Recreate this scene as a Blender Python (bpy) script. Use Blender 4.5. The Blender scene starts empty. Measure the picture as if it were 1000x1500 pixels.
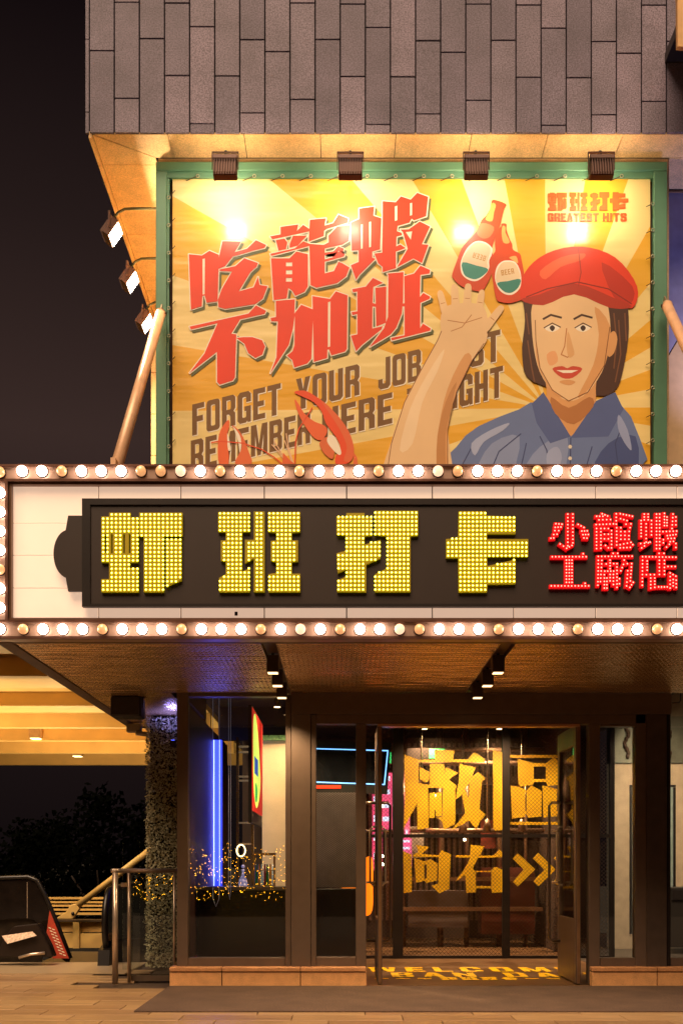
import bpy, bmesh, math, random
from mathutils import Vector, Matrix
from mathutils.geometry import tessellate_polygon
random.seed(7)
R = math.radians
sc = bpy.context.scene
COL = sc.collection

# ------------------------------------------------------------------ camera
cd = bpy.data.cameras.new('camera'); cam = bpy.data.objects.new('camera', cd); COL.objects.link(cam)
cd.sensor_fit = 'VERTICAL'; cd.sensor_height = 36; cd.lens = 36*1491/1500
cd.shift_y = (1266-750)/1500
cd.clip_start = .05; cd.clip_end = 2000
cam.location = (0, -10.5, 1.25); cam.rotation_euler = (R(90), 0, 0)
sc.camera = cam
F = 1491.0

# ------------------------------------------------------------------ sky and moon-like key
w = bpy.data.worlds.new('World'); sc.world = w; w.use_nodes = True
nt = w.node_tree; nt.nodes.clear()
wo = nt.nodes.new('ShaderNodeOutputWorld'); bg = nt.nodes.new('ShaderNodeBackground')
tc = nt.nodes.new('ShaderNodeTexCoord'); sx = nt.nodes.new('ShaderNodeSeparateXYZ')
cr = nt.nodes.new('ShaderNodeValToRGB')
nt.links.new(tc.outputs['Generated'], sx.inputs[0]); nt.links.new(sx.outputs['Z'], cr.inputs[0])
nt.links.new(cr.outputs[0], bg.inputs[0]); nt.links.new(bg.outputs[0], wo.inputs[0])
el = cr.color_ramp.elements
el[0].position = 0.0; el[0].color = (.006, .0038, .004, 1)
el[1].position = 1.0; el[1].color = (.003, .002, .003, 1)
for p, c in ((.16, (.014, .008, .008, 1)), (.27, (.030, .017, .016, 1)), (.38, (.046, .026, .022, 1)), (.52, (.021, .012, .011, 1)), (.66, (.004, .0022, .003, 1))):
    e = el.new(p); e.color = c
bg.inputs['Strength'].default_value = .62

sd = bpy.data.lights.new('sun', 'SUN'); sun = bpy.data.objects.new('sun', sd); COL.objects.link(sun)
sd.energy = 3.3; sd.angle = R(42); sd.color = (1, .70, .46)
sun.rotation_euler = (R(34), 0, R(-14))
sc.view_settings.view_transform = 'Standard'; sc.view_settings.look = 'None'
sc.view_settings.exposure = 0.5; sc.view_settings.gamma = 1.0; sc.view_settings.use_curve_mapping = False
sc.cycles.use_denoising = True
sc.cycles.max_bounces = 8; sc.cycles.transparent_max_bounces = 16
sc.cycles.sample_clamp_indirect = 6
sc.cycles.caustics_reflective = False; sc.cycles.caustics_refractive = False

# ------------------------------------------------------------------ helpers
def lin(c):
    if isinstance(c, str):
        c = tuple(int(c[i:i+2], 16)/255 for i in (0, 2, 4))
    return tuple(x/12.92 if x <= .04045 else ((x+.055)/1.055)**2.4 for x in c)
def W(px, py, Y):
    D = Y + 10.5
    return Vector(((px-500)*D/F, Y, 1.25+(1266-py)*D/F))
def X(px, Y): return (px-500)*(Y+10.5)/F
def Z(py, Y): return 1.25+(1266-py)*(Y+10.5)/F

MATS = {}
def mat(name, col, rough=.6, metal=0, emit=0, ecol=None, var=.15, scale=8, bump=0, bscale=60, coat=0, spec=None, stretch=None, detail=6, fine=0, fscale=120):
    if name in MATS: return MATS[name]
    m = bpy.data.materials.new(name); m.use_nodes = True; n = m.node_tree.nodes; l = m.node_tree.links
    b = n['Principled BSDF']; c = lin(col)
    b.inputs['Roughness'].default_value = rough; b.inputs['Metallic'].default_value = metal
    if coat: b.inputs['Coat Weight'].default_value = coat; b.inputs['Coat Roughness'].default_value = .12
    if spec is not None: b.inputs['Specular IOR Level'].default_value = spec
    tcn = n.new('ShaderNodeTexCoord'); mp = n.new('ShaderNodeMapping'); l.new(tcn.outputs['Object'], mp.inputs[0])
    if stretch: mp.inputs['Scale'].default_value = stretch
    no = n.new('ShaderNodeTexNoise'); no.inputs['Scale'].default_value = scale; no.inputs['Detail'].default_value = detail
    l.new(mp.outputs[0], no.inputs[0])
    rp = n.new('ShaderNodeValToRGB'); l.new(no.outputs[0], rp.inputs[0])
    rp.color_ramp.elements[0].position = .3; rp.color_ramp.elements[1].position = .7
    rp.color_ramp.elements[0].color = tuple(x*(1-var) for x in c)+(1,)
    rp.color_ramp.elements[1].color = tuple(min(1, x*(1+var)) for x in c)+(1,)
    out = rp.outputs[0]
    if fine:
        n2 = n.new('ShaderNodeTexNoise'); n2.inputs['Scale'].default_value = fscale; n2.inputs['Detail'].default_value = 2
        l.new(mp.outputs[0], n2.inputs[0])
        mr = n.new('ShaderNodeMapRange'); mr.inputs[1].default_value = .3; mr.inputs[2].default_value = .7
        mr.inputs[3].default_value = 1-fine; mr.inputs[4].default_value = 1+fine
        l.new(n2.outputs[0], mr.inputs[0])
        vm = n.new('ShaderNodeVectorMath'); vm.operation = 'SCALE'; l.new(out, vm.inputs[0]); l.new(mr.outputs[0], vm.inputs['Scale'])
        out = vm.outputs[0]
    l.new(out, b.inputs['Base Color'])
    if bump:
        nb = n.new('ShaderNodeTexNoise'); nb.inputs['Scale'].default_value = bscale; nb.inputs['Detail'].default_value = 4
        l.new(mp.outputs[0], nb.inputs[0])
        bp = n.new('ShaderNodeBump'); bp.inputs['Strength'].default_value = bump; bp.inputs['Distance'].default_value = .01
        l.new(nb.outputs[0], bp.inputs['Height']); l.new(bp.outputs[0], b.inputs['Normal'])
    if emit:
        b.inputs['Emission Color'].default_value = lin(ecol or col)+(1,); b.inputs['Emission Strength'].default_value = emit
    MATS[name] = m; return m

def emat(name, col, e):
    return mat(name, col, rough=.5, emit=e, var=.03)

def glassmat(name='clear_glass', tint=(.92, .95, .94), rough=.02):
    if name in MATS: return MATS[name]
    m = bpy.data.materials.new(name); m.use_nodes = True; n = m.node_tree.nodes; l = m.node_tree.links; n.clear()
    o = n.new('ShaderNodeOutputMaterial'); mx = n.new('ShaderNodeMixShader'); t = n.new('ShaderNodeBsdfTransparent'); g = n.new('ShaderNodeBsdfGlossy')
    f = n.new('ShaderNodeFresnel'); f.inputs[0].default_value = 1.5
    no = n.new('ShaderNodeTexNoise'); no.inputs['Scale'].default_value = 3
    tc_ = n.new('ShaderNodeTexCoord'); l.new(tc_.outputs['Object'], no.inputs[0])
    mr = n.new('ShaderNodeMapRange'); mr.inputs[3].default_value = 0; mr.inputs[4].default_value = 0.004; l.new(no.outputs[0], mr.inputs[0]); l.new(mr.outputs[0], g.inputs['Roughness'])
    t.inputs[0].default_value = tint+(1,)
    l.new(f.outputs[0], mx.inputs[0]); l.new(t.outputs[0], mx.inputs[1]); l.new(g.outputs[0], mx.inputs[2]); l.new(mx.outputs[0], o.inputs[0])
    MATS[name] = m; return m

class MB:
    def __init__(s): s.v = []; s.f = []
    def add(s, vs, fs):
        k = len(s.v); s.v += [tuple(v) for v in vs]; s.f += [tuple(i+k for i in f) for f in fs]; return s
    def box(s, x0, x1, y0, y1, z0, z1):
        vs = [(x, y, z) for x in (x0, x1) for y in (y0, y1) for z in (z0, z1)]
        return s.add(vs, [(0,1,3,2), (4,6,7,5), (0,4,5,1), (2,3,7,6), (0,2,6,4), (1,5,7,3)])
    def tube(s, pts, r, n=8, r2=None):
        pts = [Vector(p) for p in pts]; rings = []
        up = None
        for i, p in enumerate(pts):
            d = (pts[min(i+1, len(pts)-1)]-pts[max(i-1, 0)]).normalized()
            if up is None: up = d.orthogonal().normalized()
            up = (up-d*up.dot(d)).normalized(); sd_ = d.cross(up)
            rr = r if r2 is None else r+(r2-r)*i/(len(pts)-1)
            rings.append([p+(up*math.cos(2*math.pi*k/n)+sd_*math.sin(2*math.pi*k/n))*rr for k in range(n)])
        vs = [v for rg in rings for v in rg]
        fs = [(i*n+k, i*n+(k+1) % n, (i+1)*n+(k+1) % n, (i+1)*n+k) for i in range(len(pts)-1) for k in range(n)]
        fs += [tuple(range(n))[::-1], tuple((len(pts)-1)*n+k for k in range(n))]
        return s.add(vs, fs)
    def ball(s, c, r, n=10, m=6, sc_=(1,1,1)):
        vs = [(c[0], c[1], c[2]+r*sc_[2])]
        for i in range(1, m):
            a = math.pi*i/m
            for k in range(n):
                b = 2*math.pi*k/n
                vs.append((c[0]+r*sc_[0]*math.sin(a)*math.cos(b), c[1]+r*sc_[1]*math.sin(a)*math.sin(b), c[2]+r*sc_[2]*math.cos(a)))
        vs.append((c[0], c[1], c[2]-r*sc_[2])); L = len(vs)-1
        fs = [(0, 1+k, 1+(k+1) % n) for k in range(n)]
        for i in range(m-2):
            fs += [(1+i*n+k, 1+(i+1)*n+k, 1+(i+1)*n+(k+1) % n, 1+i*n+(k+1) % n) for k in range(n)]
        fs += [(L, L-n+(k+1) % n, L-n+k) for k in range(n)]
        return s.add(vs, fs)
    def prism(s, loops, y0, y1):
        """loops of (x,z); first outer then holes. y0 = front, y1 = back (y1==y0: flat sheet)"""
        tris = tessellate_polygon([[Vector((p[0], p[1], 0)) for p in lp] for lp in loops])
        pts = [p for lp in loops for p in lp]; n = len(pts)
        ff = []
        for t in tris:
            a, b, c = (pts[i] for i in t)
            cr_ = (b[0]-a[0])*(c[1]-a[1])-(b[1]-a[1])*(c[0]-a[0])
            if abs(cr_) < 1e-12: continue
            ff.append(t if cr_ > 0 else t[::-1])
        if y0 == y1:
            return s.add([(p[0], y0, p[1]) for p in pts], ff)
        vs = [(p[0], y0, p[1]) for p in pts]+[(p[0], y1, p[1]) for p in pts]
        fs = list(ff)+[tuple(i+n for i in t[::-1]) for t in ff]
        k = 0
        for lp in loops:
            m_ = len(lp)
            for i in range(m_):
                a, b = k+i, k+(i+1) % m_
                fs.append((a, b, b+n, a+n))
            k += m_
        return s.add(vs, fs)
    def build(s, name, material, parent=None, smooth=False, bevel=0, loc=None):
        me = bpy.data.meshes.new(name); 
        vs = s.v
        if loc is not None: vs = [(v[0]-loc[0], v[1]-loc[1], v[2]-loc[2]) for v in vs]
        me.from_pydata(vs, [], s.f); me.update()
        bm = bmesh.new(); bm.from_mesh(me); 
        if bevel:
            bmesh.ops.bevel(bm, geom=[e for e in bm.edges if e.is_manifold and e.calc_face_angle(0) > .5], offset=bevel, segments=1, affect='EDGES', clamp_overlap=True)
        closed = all(e.is_manifold for e in bm.edges)
        if closed: bmesh.ops.recalc_face_normals(bm, faces=bm.faces)
        bm.to_mesh(me); bm.free()
        if smooth:
            for p in me.polygons: p.use_smooth = True
        me.materials.append(material)
        o = bpy.data.objects.new(name, me); COL.objects.link(o)
        if loc is not None: o.location = loc
        if parent is not None: 
            o.parent = parent
            if loc is None or True:
                o.matrix_parent_inverse = Matrix.Translation(-parent_world(parent))
        return o
def parent_world(p):
    v = Vector(p.location)
    q = p
    while q.parent is not None:
        v = v + q.matrix_parent_inverse.translation + q.parent.location if False else v
        q = q.parent
    return v if p.parent is None else WORLDLOC.get(p.name, v)
WORLDLOC = {}
def tag(o, label=None, cat=None, group=None, kind=None):
    if label: o['label'] = label
    if cat: o['category'] = cat
    if group: o['group'] = group
    if kind: o['kind'] = kind
    return o
def thing(name, loc, label, cat, group=None, kind=None):
    o = bpy.data.objects.new(name, None); COL.objects.link(o); o.location = loc; o.empty_display_size = .1
    return tag(o, label, cat, group, kind)
def child(mesh_obj_src, name, parent, loc, rot=None, scale=None):
    """a piece sharing mesh data"""
    o = bpy.data.objects.new(name, mesh_obj_src); COL.objects.link(o); o.location = loc
    if rot: o.rotation_euler = rot
    if scale: o.scale = scale
    o.parent = parent; o.matrix_parent_inverse = Matrix.Translation(-parent_world(parent))
    return o
def mesh_only(mb, name, material, smooth=False, bevel=0):
    o = mb.build(name, material, None, smooth, bevel); me = o.data; bpy.data.objects.remove(o); return me
def copy_tree(o, parent=None):
    c = o.copy(); COL.objects.link(c)
    if parent is not None: c.parent = parent
    for ch in list(o.children): copy_tree(ch, c)
    return c
def smooth_loop(pts, k=4):
    out = []; n = len(pts)
    for i in range(n):
        p0, p1, p2, p3 = (pts[(i+j-1) % n] for j in range(4))
        for t in range(k):
            u = t/k
            out.append(tuple(.5*((2*p1[a])+(-p0[a]+p2[a])*u+(2*p0[a]-5*p1[a]+4*p2[a]-p3[a])*u*u+(-p0[a]+3*p1[a]-3*p2[a]+p3[a])*u**3) for a in (0, 1)))
    return out
def area(lp): return sum(lp[i][0]*lp[(i+1) % len(lp)][1]-lp[(i+1) % len(lp)][0]*lp[i][1] for i in range(len(lp)))/2
def offset_loop(lp, d):
    """grow a loop outward by d (screen units)"""
    s_ = 1 if area(lp) > 0 else -1; out = []; n = len(lp)
    for i in range(n):
        a, b, c = Vector(lp[i-1]), Vector(lp[i]), Vector(lp[(i+1) % n])
        e1, e2 = (b-a), (c-b)
        if e1.length < 1e-6 or e2.length < 1e-6: out.append(tuple(b)); continue
        n1 = Vector((e1.y, -e1.x)).normalized()*s_; n2 = Vector((e2.y, -e2.x)).normalized()*s_
        q = n1+n2
        if q.length < .3: q = n1
        else: q = q/(q.length**2)*2
        if q.length > 1.8: q = q.normalized()*1.8
        out.append((b.x+q.x*d, b.y+q.y*d))
    return out
def zp(z):  # zoom-crop to photo measure: (ox, oy, scale)
    return lambda pts: [(z[0]+p[0]/z[2], z[1]+p[1]/z[2]) for p in pts]
def rect(x0, y0, x1, y1): return [(x0, y0), (x1, y0), (x1, y1), (x0, y1)]
def on(lp, Y): return [((p[0]-500)*(Y+10.5)/F, 1.25+(1266-p[1])*(Y+10.5)/F) for p in lp]

# materials
steel = mat('bronze_painted_metal', '68564a', .42, .3, var=.08, bump=.05, bscale=200)
dark = mat('dark_metal', '2a2220', .45, .5, var=.1)
black = mat('matte_black', '16130f', .6, var=.2)
stain = mat('brushed_steel', 'd8c4ae', .28, .75, var=.08, stretch=(1, 1, .1))
granite = mat('rust_granite', 'dda36a', .7, var=.12, scale=12, fine=.5, fscale=170, bump=.15)
glass = glassmat()
gold = mat('gold_paint', 'f0a80c', .45, var=.1)

# ================================================================== the ground
g = MB().box(-200, 200, -60, 300, -5.6, -5.5); tag(g.build('ground', mat('dark_ground', '15120f', .9)), kind='structure')
pv = MB().box(-14, 14, -14, -.02, -.35, -.022); pv.box(-14, -1.78, -.02, 2.35, -.35, -.022)
pave = tag(pv.build('pavement', mat('joint_mortar', '4a3a2c', .9)), kind='structure')
slabm = [mat('stone_slab_%s' % n, c, .36, var=.28, scale=2.0, stretch=(.9, 8, 1), fine=.12, fscale=60, bump=.08, bscale=30) for n, c in (('warm', '9c7d5a'), ('pale', 'a58661'), ('brown', '917253'))]
slab_me = [mesh_only(MB().box(0, .894, 0, .294, -.02, 0), 'slab', m, bevel=.003) for m in slabm]
for j in range(17):
    y = -2.95+j*.3
    if y > 2.2: break
    x = -5.2-(j % 3)*.3
    while x < (4.6 if y < -.1 else -1.9):
        if y > -.3 and x > -2.9: break
        child(random.choice(slab_me), 'paving_slab', pave, (x, y, random.uniform(-.0008, .0008)))
        x += .9
fl = tag(MB().box(-1.7, 5.5, -.02, 8, -.1, 0).build('floor', mat('interior_floor', '6b4e35', .3, var=.2, scale=3)), kind='structure')
# edge strip of pale stone by the escalator
tag(MB().box(-9, -2.45, 1.05, 2.36, .002, .012).build('landing_plate', mat('pale_landing', 'a48f70', .4, var=.1, stretch=(1, 8, 1))), kind='structure')

# floor lettering
LET = {
'F': (4.5, [[(0,0),(1.7,0),(1.7,4.2),(4,4.2),(4,5.9),(1.7,5.9),(1.7,8.4),(4.5,8.4),(4.5,10),(0,10)]]),
'E': (4.5, [[(0,0),(4.5,0),(4.5,1.6),(1.7,1.6),(1.7,4.2),(4,4.2),(4,5.8),(1.7,5.8),(1.7,8.4),(4.5,8.4),(4.5,10),(0,10)]]),
'T': (5, [[(1.65,0),(3.35,0),(3.35,8.4),(5,8.4),(5,10),(0,10),(0,8.4),(1.65,8.4)]]),
'O': (5, [[(.9,0),(4.1,0),(4.7,.3),(5,.9),(5,9.1),(4.7,9.7),(4.1,10),(.9,10),(.3,9.7),(0,9.1),(0,.9),(.3,.3)],[(2,1.6),(3,1.6),(3.3,1.9),(3.3,8.1),(3,8.4),(2,8.4),(1.7,8.1),(1.7,1.9)]]),
'R': (5, [[(0,0),(1.7,0),(1.7,4),(2.5,4),(3.2,3.3),(3.3,0),(5,0),(4.95,4),(4.3,4.8),(5,5.8),(5,9.2),(4.2,10),(0,10)],[(1.7,5.5),(3,5.5),(3.3,5.9),(3.3,8.1),(3,8.5),(1.7,8.5)]]),
'G': (5, [[(5,6.6),(5,9.1),(4.1,10),(.9,10),(0,9.1),(0,.9),(.9,0),(3.2,0),(3.7,.6),(3.9,0),(5,0),(5,5.2),(2.7,5.2),(2.7,3.8),(3.3,3.8),(3.3,2),(3,1.6),(2,1.6),(1.7,2),(1.7,8),(2,8.4),(3,8.4),(3.3,8),(3.3,6.6)]]),
'Y': (5, [[(1.65,0),(3.35,0),(3.35,4),(5,10),(3.3,10),(2.5,6.2),(1.7,10),(0,10),(1.65,4)]]),
'U': (5, [[(0,10),(0,.9),(.9,0),(4.1,0),(5,.9),(5,10),(3.3,10),(3.3,2),(3,1.6),(2,1.6),(1.7,2),(1.7,10)]]),
'J': (4.6, [[(2.9,10),(4.6,10),(4.6,.9),(3.7,0),(.9,0),(0,.9),(0,3.2),(1.6,3.2),(1.6,2),(1.9,1.6),(2.6,1.6),(2.9,2)]]),
'B': (5, [[(0,0),(4.2,0),(5,.8),(5,4.2),(4.3,5.1),(5,6),(5,9.2),(4.2,10),(0,10)],[(1.7,1.6),(3,1.6),(3.3,1.9),(3.3,4),(3,4.3),(1.7,4.3)],[(1.7,5.9),(3,5.9),(3.3,6.2),(3.3,8.1),(3,8.4),(1.7,8.4)]]),
'S': (5, [[(0,.9),(.9,0),(4.1,0),(5,.9),(5,4.4),(4.2,5.4),(1.9,6.4),(1.7,7),(1.7,8),(2,8.4),(3,8.4),(3.3,8),(3.3,6.8),(5,6.8),(5,9.1),(4.1,10),(.9,10),(0,9.1),(0,5.9),(.8,5),(3.1,4),(3.3,3.5),(3.3,2),(3,1.6),(2,1.6),(1.7,2),(1.7,3.2),(0,3.2)]]),
'M': (6.6, [[(0,0),(1.6,0),(1.6,6.5),(2.7,0),(3.9,0),(5,6.5),(5,0),(6.6,0),(6.6,10),(4.5,10),(3.3,3.6),(2.1,10),(0,10)]]),
'W': (6.6, [[(0,10),(1.6,10),(1.8,3.8),(2.6,10),(4,10),(4.8,3.8),(5,10),(6.6,10),(5.8,0),(4.2,0),(3.3,6),(2.4,0),(.8,0)]]),
'H': (5, [[(0,0),(1.7,0),(1.7,4.2),(3.3,4.2),(3.3,0),(5,0),(5,10),(3.3,10),(3.3,5.9),(1.7,5.9),(1.7,10),(0,10)]]),
'N': (5, [[(0,0),(1.6,0),(1.6,5.5),(3.4,0),(5,0),(5,10),(3.4,10),(3.4,4.6),(1.6,10),(0,10)]]),
'I': (1.7, [[(0,0),(1.7,0),(1.7,10),(0,10)]]),
'A': (5, [[(0,0),(1.6,0),(1.9,1.8),(3.1,1.8),(3.4,0),(5,0),(3.5,10),(1.5,10)],[(2.1,3.3),(2.9,3.3),(2.5,6.8)]]),
'L': (4.2, [[(0,0),(4.2,0),(4.2,1.6),(1.7,1.6),(1.7,10),(0,10)]]),
'C': (5, [[(5,6.6),(5,9.1),(4.1,10),(.9,10),(0,9.1),(0,.9),(.9,0),(4.1,0),(5,.9),(5,3.6),(3.3,3.6),(3.3,2),(3,1.6),(2,1.6),(1.7,2),(1.7,8),(2,8.4),(3,8.4),(3.3,8),(3.3,6.6)]]),
'D': (5, [[(0,0),(4,0),(5,1),(5,9),(4,10),(0,10)],[(1.7,1.6),(2.9,1.6),(3.3,2),(3.3,8),(2.9,8.4),(1.7,8.4)]]),
'K': (5, [[(0,0),(1.7,0),(1.7,3),(2.2,3.9),(3.2,0),(5,0),(3.4,5.6),(4.9,10),(3.1,10),(1.7,6.2),(1.7,10),(0,10)]]),
'X': (5, [[(0,0),(1.7,0),(2.5,3),(3.3,0),(5,0),(3.5,5),(5,10),(3.3,10),(2.5,7),(1.7,10),(0,10),(1.5,5)]]),
'-': (3, [[(0,3),(3,3),(3,6),(0,6)]]), ' ': (2.4, [])}
def letters(s_, gap=1.0):
    """list of (loops with u in 0..1 over the word and v in 0..1)"""
    wd = sum(LET[c][0] for c in s_)+gap*(len(s_)-1); out = []; x = 0
    for c in s_:
        w_, lps = LET[c]
        if lps: out.append([[((x+p[0])/wd, p[1]/10) for p in l_] for l_ in lps])
        x += w_+gap
    return out
lay = thing('projected_lettering', (1.5, 1, 0), 'projected WELCOME light painted as yellow lettering across the floor just inside the open doorway', 'projected lettering')
fpm = mat('projected_text_yellow', 'ffc400', .4, var=.05)  # projected light text, put into flat yellow floor colour
def floor_word(s_, x0, x1, y0, y1, gap=2.2):
    for lps in letters(s_, gap):
        mb = MB().prism([[(x0+(x1-x0)*p[0], y0+(y1-y0)*p[1]) for p in l_] for l_ in lps], 0, 0)
        mb.v = [(v[0], v[2], .0045) for v in mb.v]; mb.f = [f[::-1] for f in mb.f]; mb.f = [f[::-1] for f in mb.f]
        mb.build('letter' if s_ != '---' else 'dash', fpm, lay)
floor_word('WELCOME', .32, 2.78, 1.32, 1.80)
floor_word('XIA BAN DA KA', -.55, 3.35, .76, 1.20)
floor_word('---', .36, .98, .48, .74, 1.6); floor_word('---', 2.0, 2.6, .48, .74, 1.6)

# ================================================================== LED / logo glyph outlines (photo measure)
q3 = zp((0, 670, 3.03)); q4 = zp((290, 670, 2.778)); q5 = zp((630, 670, 2.703))
GL = [
 [[q3([(450,262),(485,262),(485,245),(580,245),(580,265),(612,265),(612,465),(575,465),(575,490),(612,490),(615,597),(450,597),(450,540),(485,540),(485,465),(450,465)]), q3(rect(465,338,474,425)), q3(rect(493,338,501,425)), q3(rect(547,338,555,425)), q3(rect(572,338,580,425))],
  [q3([(618,245),(810,245),(810,347),(727,347),(727,597),(638,597),(638,347),(618,347)])], [q3([(737,362),(806,362),(806,545),(737,572)])]],
 [[q4([(82,222),(210,222),(210,302),(180,302),(180,465),(210,450),(210,547),(86,547),(86,490),(113,475),(113,420),(93,420),(93,338),(113,338),(113,302),(82,302)])],
  [q4([(227,220),(271,220),(271,547),(227,547),(227,410),(191,430),(191,335),(227,335)])],
  [q4([(285,222),(416,222),(416,302),(382,305),(382,338),(407,338),(407,422),(382,425),(382,473),(416,473),(416,547),(287,547),(287,475),(318,470),(318,425),(296,420),(296,340),(318,338),(318,305),(285,302)])]],
 [[q4([(563,240),(603,240),(603,226),(677,226),(677,243),(707,243),(707,317),(677,320),(677,355),(742,335),(742,410),(684,435),(684,547),(566,547),(566,500),(603,485),(603,455),(568,470),(563,390),(600,380),(600,317),(563,312)])],
  [q4([(720,217),(895,217),(895,317),(864,320),(864,547),(720,547),(720,475),(770,450),(770,320),(720,314)])]],
 [[q5([(112,213),(217,213),(222,230),(337,236),(337,302),(224,302),(224,323),(387,323),(387,392),(224,392),(226,430),(337,404),(337,500),(226,502),(224,533),(112,533),(110,397),(62,397),(62,323),(110,320)])]],
]
RED = {
 'r0': [[(193,90),(193,310)],[(228,90),(228,290)],[(222,308),(185,328),(140,298)],[(110,157),(152,160)],[(105,182),(145,180)],[(103,205),(130,205)],[(95,232),(118,230)],[(75,258),(95,256)],[(265,162),(305,183)],[(290,208),(328,207)],[(298,233),(335,232)],[(305,256),(326,257)]],
 'r1': [[(432,88),(470,103)],[(393,105),(480,105)],[(410,130),(490,128)],[(390,163),(510,158)],[(393,190),(393,330)],[(423,190),(423,328)],[(448,190),(475,190)],[(448,230),(475,230)],[(448,262),(475,262)],[(497,205),(497,325)],[(455,308),(475,325)],[(530,88),(530,160)],[(558,88),(642,105)],[(560,122),(605,135)],[(533,185),(533,305)],[(562,185),(562,265)],[(598,160),(632,158),(620,210),(590,212)],[(590,238),(618,240)],[(590,265),(618,265)],[(557,303),(632,287)],[(557,325),(628,322),(645,303)]],
 'r2': [[(725,90),(725,130)],[(752,90),(752,130)],[(703,135),(703,245)],[(775,135),(775,235)],[(738,158),(738,285)],[(700,295),(753,290)],[(707,325),(765,285)],[(810,90),(810,330)],[(832,90),(832,330)],[(865,85),(865,170)],[(883,110),(883,170)],[(925,90),(918,190)],[(945,110),(945,165)],[(855,212),(950,208)],[(885,240),(945,232)],[(890,260),(935,258)],[(905,282),(928,280)],[(880,320),(900,300)],[(945,322),(945,295)],[(858,268),(858,290)]],
 'r3': [[(85,387),(320,387)],[(183,410),(183,565)],[(203,410),(203,565)],[(222,410),(222,565)],[(78,590),(338,590)],[(300,366),(300,368)],[(313,572),(313,574)]],
 'r4': [[(508,363),(540,363)],[(405,385),(640,383)],[(405,412),(402,585)],[(430,412),(420,560)],[(487,410),(487,470)],[(460,437),(512,435)],[(450,487),(512,487)],[(447,512),(447,605)],[(465,535),(465,605)],[(487,510),(487,555)],[(510,510),(510,580)],[(535,435),(535,600)],[(585,410),(607,435)],[(580,440),(562,485)],[(552,540),(552,575)],[(637,435),(628,555)],[(610,485),(602,590)],[(648,565),(625,600)]],
 'r5': [[(828,363),(862,363)],[(713,387),(945,390)],[(713,412),(711,585)],[(745,395),(745,480)],[(740,512),(795,512)],[(770,535),(770,605)],[(798,535),(798,600)],[(830,412),(830,510)],[(865,412),(865,510)],[(890,455),(940,455)],[(905,500),(945,522)],[(905,525),(905,605)],[(947,525),(947,600)],[(926,545),(926,590)],[(825,597),(885,597)]],
}

for gi, gl in enumerate(GL):
    allp = [p for st in gl for p in st[0]]; a0, a1 = min(p[0] for p in allp), max(p[0] for p in allp)
    for st in gl:
        mb = MB().prism([[(1.08+gi*.22+(p[0]-a0)/(a1-a0)*.18, .74-(p[1]-749)/119*.28) for p in l_] for l_ in st], 0, 0)
        mb.v = [(v[0], v[2], .0045) for v in mb.v]; mb.build('small_character', fpm, lay)

# ================================================================== the marquee
YM = -2.52                       # front of the marquee band
mq = thing('theatre_marquee', (0, YM, 3.0), 'long bulb-edged canopy with a glowing cream light box over the entrance', 'marquee')
xl = X(-14, YM); xr = 4.6
zt, zb = Z(682, YM), Z(936, YM)
band = mat('bulb_band_metal', 'b39686', .3, .25, var=.08, scale=5)
b = MB()
b.box(xl, xr, YM, YM+.12, Z(705, YM), zt); b.box(xl, xr, YM, YM+.12, zb, Z(909.5, YM)); b.box(xl, X(11, YM), YM, YM+.12, Z(909.5, YM)-.0, Z(705, YM))
b.build('bulb_band', band, mq, bevel=.006)
# raised lips
lp = MB()
for z0, z1 in ((Z(684.5, YM), zt+.004), (Z(706, YM), Z(702.5, YM)), (Z(912, YM), Z(908.5, YM)), (zb-.004, Z(932.5, YM))):
    lp.box(xl-.004, xr, YM-.02, YM-.002, z0, z1)
lp.box(X(9, YM), X(13, YM), YM-.0205, YM-.0025, Z(908.5, YM), Z(706, YM))
lp.build('band_lip', mat('lip_metal', '6d4c3e', .35, .6), mq)
# inner bevel frame of the light box
fr = MB(); YL = YM+.05
fr.prism([on(rect(11, 704, 1180, 910), YM), on(rect(17, 709.5, 1175, 905), YM)], YM+.004, YL+.03)
fr.build('light_box_frame', mat('dull_bronze', '7c5a45', .35, .5), mq)
# cream light box panels, seams left open
pm = mat('cream_light_box', 'e8d8c4', .3, emit=.46, ecol='ffd6b8', var=.04, scale=3, coat=.4)
xs = [17, 144.6, 265, 387, 507.5, 633, 752, 872, 991, 1110, 1174]
for i in range(len(xs)-1):
    a, c = xs[i]+.9, xs[i+1]-.9
    if i == 0:
        for y0, y1 in ((710, 765.3), (766.7, 812.3), (813.7, 860.3), (861.7, 904.5)):
            MB().prism([on(rect(a, y0, c, y1), YL)], YL, YL+.02).build('light_panel', pm, mq)
    else:
        for y0, y1 in ((710, 760), (860, 904.5)):
            MB().prism([on(rect(a, y0, c, y1), YL)], YL, YL+.02).build('light_panel', pm, mq)
MB().box(X(17, YL), xr, YL+.022, YL+.03, Z(905, YL), Z(710, YL)).build('backing', black, mq)
MB().box(X(346, YL-.0)-.012, X(346, YL)+.012, YL-.003, YL-.001, Z(900, YL)-.01, Z(898, YL)+.01).build('sticker', black, mq)
# body behind
body = mat('canopy_brown', '5d4636', .5, .3, var=.12)
bb = MB(); zc = 3.02
bb.box(xl+.02, xr, YM+.125, .1, zc+.1, zt-.01); bb.box(xl+.02, -1.75, .1, 2.7, zc+.1, zt-.4)
bb.build('canopy_body', body, mq)
# rim beams under the edges
rb = MB(); rb.box(xl+.01, xl+.13, YM+.125, 2.7, zb-.005, zc+.1); rb.box(xl+.13, xr, YM+.125, YM+.17, zb, zc+.1); rb.box(xl+.13, -1.75, 2.6, 2.7, zb-.005, zc+.1)
rb.build('edge_beam', mat('edge_beam', '6a5040', .5, .2), mq)
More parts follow.
